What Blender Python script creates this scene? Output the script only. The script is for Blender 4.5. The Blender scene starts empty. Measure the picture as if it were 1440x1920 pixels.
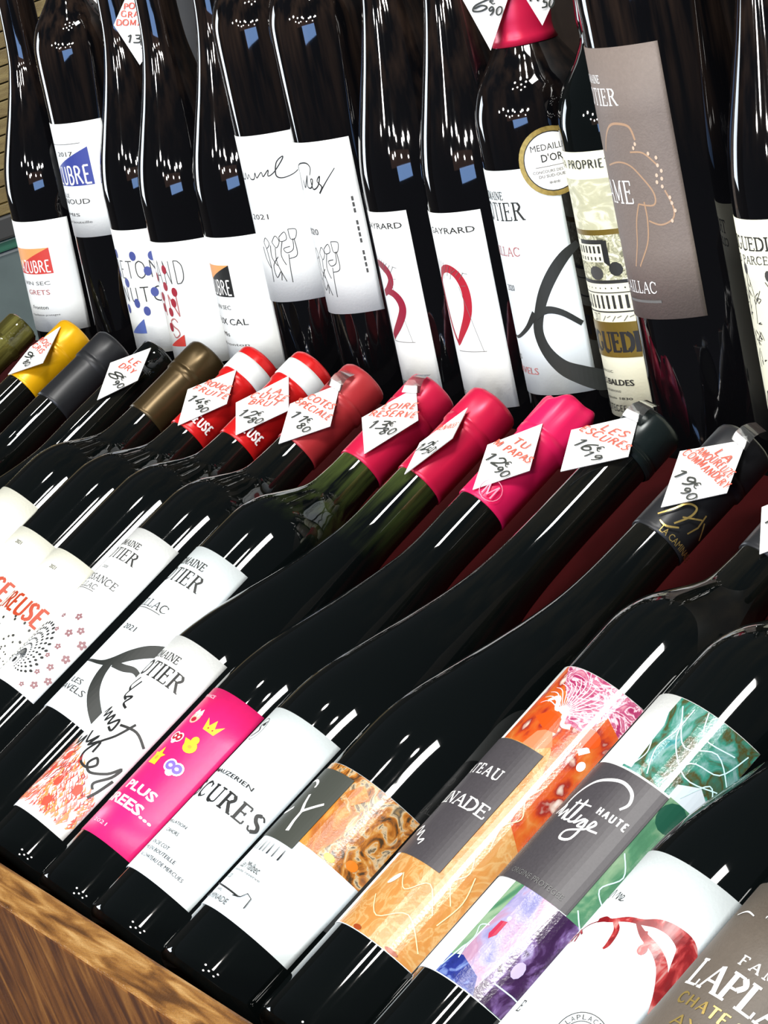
import bpy, bmesh, math, random
from mathutils import Vector, Matrix
random.seed(7)
S = 0.001
# ------------------------------------------------------------------ poses (mm)
CAM_LOC= [2092.84, -336.13, 612.89]
CAM_ROT= [[0.4609574, 0.8184951, -0.3429052], [0.1172734, -0.4392014, -0.8907014], [-0.8796393, 0.3703618, -0.2984409]]
CAM_F= 5573.91
FRONT= {1: [[58.03, -2.76, 37.41], [-0.00104, 0.94641, 0.32297], 36.3, 366.7], 2: [[139.53, -4.66, 36.76], [-0.00156, 0.94641, 0.32297], 36.3, 363.8], 3: [[221.9, -4.51, 36.82], [-0.003, 0.94641, 0.32297], 36.3, 364.0], 4: [[294.89, -2.68, 37.44], [-0.00302, 0.94641, 0.32297], 36.3, 366.8], 5: [[371.44, -1.53, 37.83], [-0.00069, 0.94641, 0.32297], 36.3, 368.5], 6: [[444.43, -0.58, 38.16], [-0.00069, 0.94641, 0.32297], 36.3, 370.0], 7: [[517.43, -1.89, 37.71], [-0.00067, 0.94641, 0.32297], 36.3, 368.0], 8: [[603.94, -1.58, 37.82], [-0.00262, 0.94641, 0.32297], 36.3, 368.5], 9: [[679.23, -0.63, 40.57], [0.00328, 0.9464, 0.32297], 38.6, 362.2], 10: [[756.81, -2.0, 39.05], [-0.00344, 0.9464, 0.32297], 37.6, 367.0], 11: [[839.68, -4.28, 42.07], [0.00861, 0.94637, 0.32296], 41.2, 369.3], 12: [[922.46, -3.65, 42.29], [0.00855, 0.94637, 0.32296], 41.2, 365.0], 13: [[1006.58, 0.82, 38.63], [-0.00598, 0.94639, 0.32296], 36.3, 366.0], 14: [[1081.77, -3.11, 37.29], [-0.0034, 0.9464, 0.32297], 36.3, 366.0], 15: [[1155.22, -3.46, 37.7], [-0.00316, 0.9464, 0.32297], 36.8, 366.0], 16: [[1238.89, -4.72, 41.71], [0.0037, 0.9464, 0.32297], 41, 366.0]}
BACK= {1: [[-168.46, 425.94, 90.1], [0.04362, 0.16525, 0.98529], 40], 2: [[-43.47, 425.93, 90.04], [0.02618, 0.16535, 0.98589], 36.8], 3: [[37.34, 428.03, 89.68], [0.02618, 0.16535, 0.98589], 40], 4: [[117.73, 423.9, 90.38], [0.02618, 0.16535, 0.98589], 40], 5: [[213.49, 425.93, 90.04], [0.02618, 0.16535, 0.98589], 40], 6: [[296.33, 425.92, 90.0], [0.0, 0.1654, 0.98623], 36.8], 7: [[382.94, 425.92, 90.0], [0.0, 0.1654, 0.98623], 36.8], 8: [[473.29, 427.43, 89.74], [0.0, 0.1654, 0.98623], 40], 9: [[553.78, 426.9, 89.83], [0.0, 0.1654, 0.98623], 40], 10: [[631.0, 423.62, 90.38], [0.0, 0.1654, 0.98623], 36.8], 11: [[706.78, 432.15, 88.95], [0.0, 0.1654, 0.98623], 36.8], 12: [[789.13, 419.87, 91.01], [0.0, 0.1654, 0.98623], 46], 13: [[878.48, 425.92, 90.0], [0.0, 0.1654, 0.98623], 40]}
TAGS= {'F1': [[64.5, 331.9, 168.1], [54.2, 308.2, 162.0], [60.2, 282.6, 152.1], [84.9, 302.4, 154.3]], 'F3': [[232.4, 330.5, 164.4], [218.2, 304.4, 164.1], [231.4, 281.1, 148.2], [242.8, 309.2, 150.8]], 'F5': [[381.6, 324.7, 163.1], [366.8, 294.8, 161.9], [379.7, 274.8, 147.2], [393.6, 305.6, 149.2]], 'F6': [[454.6, 326.9, 163.8], [441.6, 293.3, 160.3], [456.9, 279.6, 146.3], [470.7, 312.3, 149.0]], 'F7': [[525.9, 327.0, 164.9], [511.6, 298.3, 163.8], [524.2, 277.2, 148.9], [540.3, 305.2, 148.7]], 'F8': [[611.7, 333.4, 167.1], [600.5, 300.2, 162.6], [617.0, 286.8, 148.0], [626.5, 320.8, 153.8]], 'F9': [[690.2, 322.4, 167.1], [679.5, 293.2, 158.7], [689.9, 273.5, 150.4], [699.8, 303.1, 159.0]], 'F10': [[765.8, 324.0, 164.3], [751.8, 296.7, 163.6], [762.7, 274.7, 149.5], [778.1, 301.7, 149.3]], 'F11': [[850.2, 333.8, 173.2], [829.9, 305.9, 175.9], [840.3, 287.2, 163.1], [860.6, 314.8, 160.3]], 'F12': [[940.7, 334.5, 168.7], [920.9, 309.8, 172.3], [932.0, 284.3, 156.6], [950.5, 309.6, 154.1]], 'F13': [[1015.5, 321.3, 161.6], [1002.3, 294.7, 160.7], [1015.4, 278.3, 147.1], [1027.7, 301.7, 147.5]], 'U2': [[19.0, 507.8, 398.0], [-8.6, 476.5, 378.1], [1.3, 481.1, 345.0], [22.3, 506.4, 369.2]], 'U3': [[72.7, 478.5, 373.9], [57.9, 459.6, 350.4], [67.2, 463.5, 317.5], [85.6, 485.4, 337.1]], 'U10': [[639.0, 451.7, 389.2], [627.4, 435.4, 361.8], [635.3, 437.7, 327.6], [648.8, 456.3, 357.4]], 'U11': [[710.4, 444.6, 379.0], [703.7, 430.2, 364.0], [707.7, 433.6, 342.0], [714.2, 447.8, 358.1]]}
AF= [0.0, 0.94641, 0.32297] 
AB= [0.0, 0.1654, 0.98623] 
ORG= [0.0, 435.84, 149.17]

# ------------------------------------------------------------------ camera
scn = bpy.context.scene
COL = scn.collection
cam = bpy.data.cameras.new('camera'); camo = bpy.data.objects.new('camera', cam); COL.objects.link(camo)
r0, r1, r2 = [Vector(r) for r in CAM_ROT]
M = Matrix.Identity(4)
for i in range(3):
    M[i][0] = r0[i]; M[i][1] = -r1[i]; M[i][2] = -r2[i]; M[i][3] = CAM_LOC[i]*S
camo.matrix_world = M
cam.sensor_fit = 'AUTO'; cam.sensor_width = 36; cam.lens = CAM_F*36/1920
cam.clip_start = .05; cam.clip_end = 50
scn.camera = camo
# ------------------------------------------------------------------ light
scn.view_settings.view_transform = 'Standard'
try: scn.view_settings.look = 'None'
except Exception: pass
scn.view_settings.exposure = -0.38; scn.view_settings.gamma = 1.0
scn.view_settings.use_curve_mapping = False
w = bpy.data.worlds.new('hall'); scn.world = w; w.use_nodes = True
w.node_tree.nodes['Background'].inputs[0].default_value = (.80, .86, 1, 1)
w.node_tree.nodes['Background'].inputs[1].default_value = WORLD = .09
def area(name, loc, target, sx, sy, power, color=(1, 1, 1), shape='RECTANGLE', spread=180, along=None):
    l = bpy.data.lights.new(name, 'AREA'); l.shape = shape; l.size = sx
    if shape == 'RECTANGLE': l.size_y = sy
    l.energy = power; l.color = color; l.spread = math.radians(spread)
    o = bpy.data.objects.new(name, l); COL.objects.link(o)
    d = (Vector(target)-Vector(loc)).normalized()
    z = -d; y = Vector(along or (0, 1, 0)); y = (y-y.dot(z)*z).normalized(); x = y.cross(z)
    m = Matrix.Identity(4)
    for i in range(3): m[i][0] = x[i]; m[i][1] = y[i]; m[i][2] = z[i]; m[i][3] = loc[i]
    o.matrix_world = m
    return o
area('ceiling_panel', (2.50, -.02, 3.45), (.8, .15, .1), .55, .85, 112, (1, .985, .95))
SP = [(.9, -.9, 2.75), (1.2, -.5, 2.8), (1.5, -.8, 2.7), (1.75, -.45, 2.85), (1.35, -1.2, 2.7), (2.0, -.9, 2.75), (1.6, -.15, 2.9), (.7, -.4, 2.85), (1.0, -1.5, 2.7), (1.9, -1.4, 2.8), (.4, -.1, 2.9)]
for x, y, z in SP: area('ceiling_spot', (x, y, z), (.5, .25, .1), .15, .1, 7, (1, .97, .92), 'DISK')
FS = [(.1, -3.4, 2.2), (.9, -4.3, 2.5), (1.5, -3.2, 2.1), (2.2, -4.6, 2.6), (2.9, -3.6, 2.2), (3.4, -2.4, 2.0), (4.1, -3.4, 2.4), (.5, -5.6, 2.4), (1.9, -6.0, 2.5), (3.2, -5.4, 2.3), (2.6, -2.6, 1.9), (1.2, -5.0, 2.0), (-.8, -4.2, 2.3), (4.6, -4.8, 2.2)]
for x, y, z in FS: area('hall_spot', (x, y, z), (.5, .3, .25), .22, .1, 22, (1, .97, .93), 'DISK')
area('shop_window', (-3.3, -.95, .75), (.3, .2, .15), 1.3, .75, 38, (.82, .91, 1))
area('blue_patch_light', (2.7, -4.1, 1.12), (.5, .4, .25), 2.4, .60, 62, (.30, .52, 1), along=(0, 0, 1))  # unseen blue area light, added for the blue patches reflected in the glass
area('brown_band_light', (2.3, -4.3, 1.75), (.5, .4, .25), 3.6, .75, 9, (.62, .34, .24), along=(0, 0, 1))  # unseen warm area light, added for a brown band in the bottle reflections
# ------------------------------------------------------------------ materials
MT = {}
def nodes(m):
    nt = m.node_tree; return nt, nt.nodes, nt.links, nt.nodes['Principled BSDF']
def mat(name, col, rough=.5, metal=0, spec=.4, coat=0, bump=0, bscale=400, var=0, vscale=60, trans=0):
    if name in MT: return MT[name]
    m = bpy.data.materials.new(name); m.use_nodes = True; MT[name] = m
    nt, N, L, B = nodes(m)
    B.inputs['Base Color'].default_value = (*col, 1); B.inputs['Roughness'].default_value = rough
    B.inputs['Metallic'].default_value = metal; B.inputs['Specular IOR Level'].default_value = spec
    B.inputs['Coat Weight'].default_value = coat; B.inputs['Transmission Weight'].default_value = trans
    tc = N.new('ShaderNodeTexCoord')
    if var:
        no = N.new('ShaderNodeTexNoise'); no.inputs['Scale'].default_value = vscale; no.inputs['Detail'].default_value = 4
        L.new(tc.outputs['Object'], no.inputs['Vector'])
        mx = N.new('ShaderNodeMix'); mx.data_type = 'RGBA'
        mx.inputs[6].default_value = (*[c*(1-var) for c in col], 1); mx.inputs[7].default_value = (*[min(1, c*(1+var)) for c in col], 1)
        L.new(no.outputs['Fac'], mx.inputs[0]); L.new(mx.outputs[2], B.inputs['Base Color'])
    if bump:
        no = N.new('ShaderNodeTexNoise'); no.inputs['Scale'].default_value = bscale; no.inputs['Detail'].default_value = 3
        L.new(tc.outputs['Object'], no.inputs['Vector'])
        bp = N.new('ShaderNodeBump'); bp.inputs['Strength'].default_value = bump; bp.inputs['Distance'].default_value = .0006
        L.new(no.outputs['Fac'], bp.inputs['Height']); L.new(bp.outputs[0], B.inputs['Normal'])
    return m
def ramp_mat(name, stops, scale=(60, 60, 60), rough=.35, kind='noise', detail=6, distort=1.2, bump=0, spec=.5, mode='LINEAR', rnd=0):
    """procedural picture: a noise / voronoi / wave field through a colour ramp"""
    if name in MT: return MT[name]
    m = bpy.data.materials.new(name); m.use_nodes = True; MT[name] = m
    nt, N, L, B = nodes(m)
    tc = N.new('ShaderNodeTexCoord'); mp = N.new('ShaderNodeMapping'); mp.inputs['Scale'].default_value = scale
    mp.inputs['Location'].default_value = (rnd, rnd*.7, rnd*1.3)
    L.new(tc.outputs['Object'], mp.inputs[0])
    if kind == 'noise':
        t = N.new('ShaderNodeTexNoise'); t.inputs['Scale'].default_value = 1; t.inputs['Detail'].default_value = detail; t.inputs['Distortion'].default_value = distort
        out = t.outputs['Fac']
    elif kind == 'voronoi':
        t = N.new('ShaderNodeTexVoronoi'); t.inputs['Scale'].default_value = 1; out = t.outputs['Distance']
        n2 = N.new('ShaderNodeTexNoise'); n2.inputs['Scale'].default_value = 1.5
        L.new(mp.outputs[0], n2.inputs[0])
        ad = N.new('ShaderNodeVectorMath'); ad.operation = 'MULTIPLY_ADD'; ad.inputs[1].default_value = (distort,)*3
        L.new(n2.outputs['Color'], ad.inputs[0]); L.new(mp.outputs[0], ad.inputs[2])
    else:
        t = N.new('ShaderNodeTexWave'); t.inputs['Scale'].default_value = 1; t.inputs['Distortion'].default_value = distort; t.inputs['Detail'].default_value = detail
        out = t.outputs['Fac']
    L.new(ad.outputs[0] if kind == 'voronoi' else mp.outputs[0], t.inputs['Vector'])
    r = N.new('ShaderNodeValToRGB'); r.color_ramp.interpolation = mode
    el = r.color_ramp.elements
    while len(el) < len(stops): el.new(.5)
    for e, (p, c) in zip(el, stops): e.position = p; e.color = (*c, 1)
    L.new(out, r.inputs[0]); L.new(r.outputs[0], B.inputs['Base Color'])
    B.inputs['Roughness'].default_value = rough; B.inputs['Specular IOR Level'].default_value = spec
    if bump:
        bp = N.new('ShaderNodeBump'); bp.inputs['Strength'].default_value = bump; bp.inputs['Distance'].default_value = .0005
        nb = N.new('ShaderNodeTexNoise'); nb.inputs['Scale'].default_value = 900
        L.new(tc.outputs['Object'], nb.inputs[0]); L.new(nb.outputs[0], bp.inputs['Height']); L.new(bp.outputs[0], B.inputs['Normal'])
    return m
def glass(name, body, neck, z0, z1, rough=.035, streak=.5):
    """dark wine glass: wine-filled body, thinner neck glass with refracted and reflected tints painted in as streaks"""
    if name in MT: return MT[name]
    m = bpy.data.materials.new(name); m.use_nodes = True; MT[name] = m
    nt, N, L, B = nodes(m)
    tc = N.new('ShaderNodeTexCoord'); sx = N.new('ShaderNodeSeparateXYZ'); L.new(tc.outputs['Object'], sx.inputs[0])
    mr = N.new('ShaderNodeMapRange'); mr.inputs[1].default_value = z0*S; mr.inputs[2].default_value = z1*S; L.new(sx.outputs[2], mr.inputs[0])
    mp = N.new('ShaderNodeMapping'); mp.inputs['Scale'].default_value = (170, 170, 14); L.new(tc.outputs['Object'], mp.inputs[0])
    no = N.new('ShaderNodeTexNoise'); no.inputs['Scale'].default_value = 1; no.inputs['Detail'].default_value = 3; L.new(mp.outputs[0], no.inputs[0])
    rp = N.new('ShaderNodeValToRGB'); rp.color_ramp.elements[0].position = .42; rp.color_ramp.elements[1].position = .68
    L.new(no.outputs['Fac'], rp.inputs[0])
    mu = N.new('ShaderNodeMath'); mu.operation = 'MULTIPLY'; L.new(mr.outputs[0], mu.inputs[0]); L.new(rp.outputs[0], mu.inputs[1])
    mx = N.new('ShaderNodeMix'); mx.data_type = 'RGBA'; mx.inputs[6].default_value = (*body, 1); mx.inputs[7].default_value = (*neck, 1)
    L.new(mu.outputs[0], mx.inputs[0]); L.new(mx.outputs[2], B.inputs['Base Color'])
    B.inputs['Roughness'].default_value = rough; B.inputs['IOR'].default_value = 1.5
    return m
GB = glass('dark_wine_glass', (.002, .003, .003), (.010, .009, .006), 200, 330)
GG = glass('green_neck_glass', (.002, .003, .003), (.06, .085, .02), 245, 310)
GO = glass('olive_neck_glass', (.003, .004, .003), (.05, .04, .015), 235, 330)
GW = glass('olive_bottle_glass', (.05, .045, .01), (.20, .19, .05), 200, 350)
GR = glass('brown_back_glass', (.002, .002, .0025), (.03, .018, .012), 170, 330)
white = mat('white_label_paper', (.83, .86, .85), .45, bump=.15, bscale=700)
iceb = mat('cool_white_label_paper', (.78, .86, .88), .42, bump=.1, bscale=700)
cream = mat('cream_label_paper', (.86, .86, .66), .5, bump=.15, bscale=700)
pale = mat('ivory_label_paper', (.87, .88, .76), .5, bump=.15, bscale=700)
taupe = mat('taupe_label_paper', (.19, .155, .135), .55, bump=.25, bscale=900, var=.12, vscale=500)
brownp = mat('brown_grey_label_paper', (.115, .095, .075), .5, bump=.25, bscale=900, var=.12, vscale=500)
ink = mat('black_ink', (.012, .013, .013), .5)
dgrey = mat('dark_grey_ink', (.022, .023, .021), .5)
mgrey = mat('grey_ink', (.055, .055, .052), .5)
lgrey = mat('pale_grey_ink', (.14, .14, .135), .5)
redi = mat('red_ink', (.55, .035, .03), .5)
wine = mat('wine_red_ink', (.28, .01, .035), .45)
orangeink = mat('rust_orange_ink', (.42, .045, .012), .5)
blueink = mat('navy_ink', (.035, .055, .25), .5)
gold = mat('gold_foil', (.62, .45, .14), .3, metal=.7)
olivegold = mat('olive_gold_print', (.19, .13, .02), .35, metal=.3, var=.4, vscale=60)
whitei = mat('white_ink', (.85, .85, .83), .45)
pinkl = mat('hot_pink_label', (.80, .015, .16), .38, var=.1, vscale=200, bump=.1)
yellowi = mat('yellow_ink', (.9, .62, .03), .45)
box_grey = mat('charcoal_print', (.055, .05, .055), .4, var=.25, vscale=900)
box_olive = mat('dark_olive_print', (.05, .055, .045), .45)
MET = dict(rough=.32, metal=.25)
# ------------------------------------------------------------------ mesh helpers
def link(name, bm, mats, parent=None, smooth=True):
    me = bpy.data.meshes.new(name); bm.to_mesh(me); bm.free()
    for p in me.polygons: p.use_smooth = smooth
    for m in (mats if isinstance(mats, (list, tuple)) else [mats]): me.materials.append(m)
    o = bpy.data.objects.new(name, me); COL.objects.link(o)
    if parent: o.parent = parent
    return o
def tag(o, label, cat, group=None):
    o['label'] = label; o['category'] = cat
    if group: o['group'] = group
def frame(B, a):
    a = Vector(a).normalized(); x = Vector((1, 0, 0)); x = (x-x.dot(a)*a).normalized(); up = x.cross(a)
    m = Matrix.Identity(4)
    for i in range(3): m[i][0] = x[i]; m[i][1] = -up[i]; m[i][2] = a[i]; m[i][3] = B[i]*S
    return m
def spline(pts, n=6):
    """Catmull-Rom through the points"""
    P = [pts[0]]+list(pts)+[pts[-1]]; out = []
    for i in range(1, len(P)-2):
        a, b, c, d = P[i-1:i+3]
        for k in range(n):
            t = k/n
            out.append(tuple(.5*((2*b[j])+(-a[j]+c[j])*t+(2*a[j]-5*b[j]+4*c[j]-d[j])*t*t+(-a[j]+3*b[j]-3*c[j]+d[j])*t**3) for j in range(len(b))))
    out.append(tuple(pts[-1])); return out
def lathe(prof, seg=72, sharp=None, jitter=None):
    bm = bmesh.new(); rings = []
    for k, (h, r) in enumerate(prof):
        if r < .01: rings.append([bm.verts.new((0, 0, h*S))]); continue
        ring = []
        for i in range(seg):
            an = 2*math.pi*i/seg; rr = r; hh = h
            if jitter: rr, hh = jitter(an, h, r)
            ring.append(bm.verts.new((rr*math.cos(an)*S, rr*math.sin(an)*S, hh*S)))
        rings.append(ring)
    for A, Bq in zip(rings, rings[1:]):
        if len(A) == 1 and len(Bq) == 1: continue
        for i in range(seg):
            j = (i+1) % seg
            if len(A) == 1: bm.faces.new((A[0], Bq[j], Bq[i]))
            elif len(Bq) == 1: bm.faces.new((A[i], A[j], Bq[0]))
            else: bm.faces.new((A[i], A[j], Bq[j], Bq[i]))
    return bm
def box(name, x0, x1, y0, y1, z0, z1, m, parent=None, bev=0, mw=None):
    bm = bmesh.new(); bmesh.ops.create_cube(bm, size=1)
    for v in bm.verts: v.co = Vector(((x0+(v.co.x+.5)*(x1-x0))*S, (y0+(v.co.y+.5)*(y1-y0))*S, (z0+(v.co.z+.5)*(z1-z0))*S))
    if bev: bmesh.ops.bevel(bm, geom=bm.edges[:], offset=bev*S, segments=2, affect='EDGES', profile=.6)
    if mw is not None: bm.transform(mw)
    return link(name, bm, m, parent, False)
# ------------------------------------------------------------------ lettering
_tc = {}
def sans(txt, bold=0):
    """plain lettering: (verts 2D, faces) inside the unit box"""
    key = (txt, bold)
    if key in _tc: return _tc[key]
    cu = bpy.data.curves.new('t', 'FONT'); cu.body = txt; cu.resolution_u = 2; cu.offset = bold
    o = bpy.data.objects.new('t', cu); COL.objects.link(o)
    dg = bpy.context.evaluated_depsgraph_get(); me = o.evaluated_get(dg).to_mesh()
    V = [(v.co.x, v.co.y) for v in me.vertices]; F = [tuple(p.vertices) for p in me.polygons]
    o.evaluated_get(dg).to_mesh_clear(); bpy.data.objects.remove(o); bpy.data.curves.remove(cu)
    x0 = min(v[0] for v in V); x1 = max(v[0] for v in V); y0 = min(v[1] for v in V); y1 = max(v[1] for v in V)
    V = [((v[0]-x0)/(x1-x0), (v[1]-y0)/(y1-y0)) for v in V]
    _tc[key] = (V, F); return V, F
# serif / pen alphabet: strokes  T thick, t thin, C/c the same but curved, s serif ; width first
GL = {
'A': (.9, 'T.48,1 .82,0;t.45,.95 .1,0;t.2,.35 .68,.35;s0,0 .22,0;s.68,0 .95,0'),
'B': (.75, 'T.15,0 .15,1;c.15,1 .5,.98 .6,.77 .5,.55 .15,.53;C.15,.53 .55,.5 .68,.27 .5,.03 .15,0;s0,0 .2,0;s0,1 .2,1'),
'C': (.85, 'c.75,.8 .6,.95 .42,1;C.42,1 .15,.85 .06,.5 .15,.15 .42,0;c.42,0 .62,.05 .78,.2;s.75,.7 .75,.95'),
'D': (.9, 'T.17,0 .17,1;c.17,1 .5,.98;C.5,.98 .76,.8 .82,.5 .74,.2 .5,.02;c.5,.02 .17,0;s0,0 .2,0;s0,1 .2,1'),
'E': (.72, 'T.15,0 .15,1;t.15,1 .62,1;t.15,0 .66,0;t.15,.52 .5,.52;s.62,.8 .62,1;s.67,0 .67,.22;s0,0 .2,0;s0,1 .2,1;s.5,.42 .5,.62'),
'F': (.68, 'T.15,0 .15,1;t.15,1 .62,1;t.15,.52 .5,.52;s.62,.8 .62,1;s0,0 .3,0;s0,1 .2,1'),
'G': (.9, 'c.75,.8 .6,.95 .42,1;C.42,1 .15,.85 .06,.5 .15,.15 .42,0;c.42,0 .62,.02 .74,.12;T.76,.1 .76,.42;s.6,.42 .88,.42'),
'H': (.9, 'T.17,0 .17,1;T.73,0 .73,1;t.17,.52 .73,.52;s0,0 .32,0;s0,1 .32,1;s.58,0 .9,0;s.58,1 .9,1'),
'I': (.36, 'T.18,0 .18,1;s0,0 .36,0;s0,1 .36,1'),
'J': (.5, 'C.3,1 .3,.3 .2,.02 .02,.05;s.1,1 .46,1'),
'L': (.68, 'T.16,0 .16,1;t.16,0 .62,0;s.64,0 .64,.25;s0,0 .2,0;s0,1 .34,1'),
'M': (1.05, 't.16,0 .16,1;T.16,1 .5,.1;t.5,.1 .85,1;T.86,0 .86,1;s0,0 .32,0;s.7,0 1.03,0;s0,1 .2,1;s.85,1 1.03,1'),
'N': (.92, 't.16,0 .16,1;T.16,1 .78,0;t.78,0 .78,1;s0,0 .32,0;s0,1 .2,1;s.62,1 .94,1'),
'O': (.95, 'C.45,1 .16,.85 .07,.5 .16,.15 .45,0;C.45,0 .75,.15 .85,.5 .75,.85 .45,1'),
'P': (.72, 'T.16,0 .16,1;c.16,1 .5,.98;C.5,.98 .66,.75 .5,.5;c.5,.5 .16,.48;s0,0 .34,0;s0,1 .2,1'),
'Q': (.95, 'C.45,1 .16,.85 .07,.5 .16,.15 .45,0;C.45,0 .75,.15 .85,.5 .75,.85 .45,1;T.5,.2 .85,-.1'),
'R': (.85, 'T.16,0 .16,1;c.16,1 .5,.98;C.5,.98 .65,.77 .5,.55;c.5,.55 .16,.53;T.42,.53 .8,.0;s0,0 .34,0;s0,1 .2,1;s.74,0 .95,0'),
'S': (.65, 'c.54,.82 .42,.98 .28,1;C.28,1 .08,.85 .2,.6 .46,.42 .52,.18 .3,0;c.3,0 .15,.02 .06,.2'),
'T': (.8, 'T.4,0 .4,1;t.05,1 .75,1;s.05,.8 .05,1;s.75,.8 .75,1;s.24,0 .56,0'),
'U': (.9, 'C.17,1 .17,.3 .28,.04 .5,0;c.5,0 .72,.08 .76,.3 .76,1;s0,1 .34,1;s.6,1 .92,1'),
'V': (.88, 'T.13,1 .45,0;t.45,0 .77,1;s0,1 .3,1;s.62,1 .9,1'),
'X': (.85, 'T.12,1 .75,0;t.75,1 .12,0'),
'Y': (.85, 'T.12,1 .43,.48;t.43,.48 .74,1;T.43,.5 .43,0;s0,1 .28,1;s.6,1 .86,1;s.28,0 .6,0'),
'Z': (.75, 't.08,1 .66,1;T.66,1 .08,0;t.08,0 .68,0'),
'0': (.6, 'C.3,1 .08,.75 .08,.25 .3,0 .52,.25 .52,.75 .3,1'), '1': (.4, 't.05,.75 .25,1;T.25,1 .25,0'),
'2': (.6, 'C.08,.75 .25,1 .5,.85 .45,.5 .05,0;T.05,0 .55,.03'), '3': (.58, 'C.08,.95 .48,.95 .4,.6 .2,.55;C.2,.55 .55,.45 .5,.1 .05,.03'),
'4': (.6, 'T.35,1 .05,.35;T.05,.35 .55,.35;T.42,.6 .38,0'), '5': (.58, 't.15,1 .5,1;T.15,1 .12,.6;C.12,.6 .5,.55 .5,.1 .05,0'),
'6': (.58, 'C.45,1 .1,.6 .1,.1 .35,0 .5,.25 .3,.5 .1,.3'), '7': (.55, 't.05,1 .5,1;T.5,1 .2,0;t.15,.5 .45,.5'),
'8': (.55, 'C.28,.55 .08,.78 .28,1 .48,.78 .28,.55 .05,.25 .28,0 .5,.25 .28,.55'), '9': (.55, 'C.48,.8 .28,1 .08,.75 .25,.5 .48,.75 .45,.3 .25,0'),
',': (.25, 'T.12,.08 .05,-.15'), '.': (.25, 'T.1,0 .14,.06'), "'": (.2, 'T.1,1 .08,.8'), '-': (.4, 't.05,.45 .35,.45'), '€': (.6, 'C.5,.9 .3,1 .1,.5 .3,0 .5,.1;t0,.6 .4,.6;t0,.4 .38,.4'),
' ': (.45, ''), '(': (.3, 'c.25,1.05 .08,.5 .25,-.05')}
def parse(ch):
    w_, s = GL.get(ch, GL['O']); out = []
    for st in s.split(';'):
        if not st: continue
        pts = [tuple(float(v) for v in p.split(',')) for p in st[1:].split()]
        if st[0] in 'Cc': pts = spline(pts, 5)
        out.append((st[0], pts))
    return w_, out
class Print:
    """flat print in label coordinates (s across, t along, mm), wrapped on a radius or laid on a card"""
    def __init__(self): self.items = []; self.mats = []
    def mi(self, m):
        if m not in self.mats: self.mats.append(m)
        return self.mats.index(m)
    def poly(self, pts, m): self.items.append(([tuple(p) for p in pts], [tuple(range(len(pts)))], self.mi(m))); return self
    def rect(self, s0, s1, t0, t1, m): return self.poly([(s0, t0), (s1, t0), (s1, t1), (s0, t1)], m)
    def ell(self, s, t, rs, rt, m, n=14, rot=0):
        c, q = math.cos(rot), math.sin(rot)
        return self.poly([(s+rs*math.cos(k*2*math.pi/n)*c-rt*math.sin(k*2*math.pi/n)*q, t+rs*math.cos(k*2*math.pi/n)*q+rt*math.sin(k*2*math.pi/n)*c) for k in range(n)], m)
    def line(self, pts, w_, m, smooth=False):
        """ribbon; points (s,t) or (s,t,width)"""
        pts = [tuple(p) if len(p) == 3 else (p[0], p[1], w_) for p in pts]
        if smooth: pts = spline(pts, 5)
        V = []; F = []
        n = len(pts)
        for i, p in enumerate(pts):
            a = pts[max(0, i-1)]; b = pts[min(n-1, i+1)]
            dx, dy = b[0]-a[0], b[1]-a[1]; l = math.hypot(dx, dy) or 1
            nx, ny = -dy/l*p[2]/2, dx/l*p[2]/2
            V += [(p[0]+nx, p[1]+ny), (p[0]-nx, p[1]-ny)]
            if i: F.append((2*i-2, 2*i-1, 2*i+1, 2*i))
        self.items.append((V, F, self.mi(m))); return self
    def text(self, txt, s0, s1, t0, t1, m, bold=0):
        V, F = sans(txt, bold)
        self.items.append(([(s0+v[0]*(s1-s0), t0+v[1]*(t1-t0)) for v in V], F, self.mi(m))); return self
    def serif(self, txt, s0, s1, t0, t1, m, thick=.13, thin=.05, slant=0, serifs=True, gap=.12, rise=0, jit=0):
        tot = sum(GL.get(c, GL['O'])[0]+gap for c in txt)-gap; H = t1-t0; kx = (s1-s0)/tot; x = 0
        for c in txt:
            w_, st = parse(c)
            jy = random.uniform(-jit, jit)*H
            for kd, pts in st:
                if kd == 's' and not serifs: continue
                wd = max(.42, (thick if kd in 'TC' else thin)*1.3*min(H, abs(kx)*1.15))
                P = [(s0+(x+p[0]+slant*p[1])*kx, t0+p[1]*H+rise*(x+p[0])/tot+jy) for p in pts]
                self.line(P, wd, m)
            x += w_+gap
        return self
    def shift(self, ds, dt=0, kx=1):
        self.items = [([(v[0]*kx+ds, v[1]+dt) for v in V], F, m) for V, F, m in self.items]; return self
    def build(self, name, parent, R=None, lift=.34, step=2.5, xf=None):
        bm = bmesh.new()
        for k, (V, F, mi) in enumerate(self.items):
            vs = [bm.verts.new((v[0], v[1], k)) for v in V]
            for f in F:
                try: bm.faces.new([vs[i] for i in f]).material_index = mi
                except ValueError: pass
        if R:
            xs = [v.co.x for v in bm.verts]; x = math.ceil(min(xs)/step)*step
            while x < max(xs):
                bmesh.ops.bisect_plane(bm, geom=bm.verts[:]+bm.edges[:]+bm.faces[:], plane_co=(x, 0, 0), plane_no=(1, 0, 0), dist=1e-4); x += step
        n = max(1, len(self.items))
        for v in bm.verts:
            s, t, k = v.co; d = lift+.25*k/n
            if R:
                an = s/R; v.co = Vector(((R+d)*math.sin(an), -(R+d)*math.cos(an), t))*S
            else: v.co = xf(s, t, d)
        for f in bm.faces: f.normal_update()
        if R:
            for f in bm.faces:
                c = f.calc_center_median()
                if f.normal.dot(Vector((c.x, c.y, 0))) < 0: f.normal_flip()
        o = link(name, bm, self.mats, parent, False)
        return o
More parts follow.
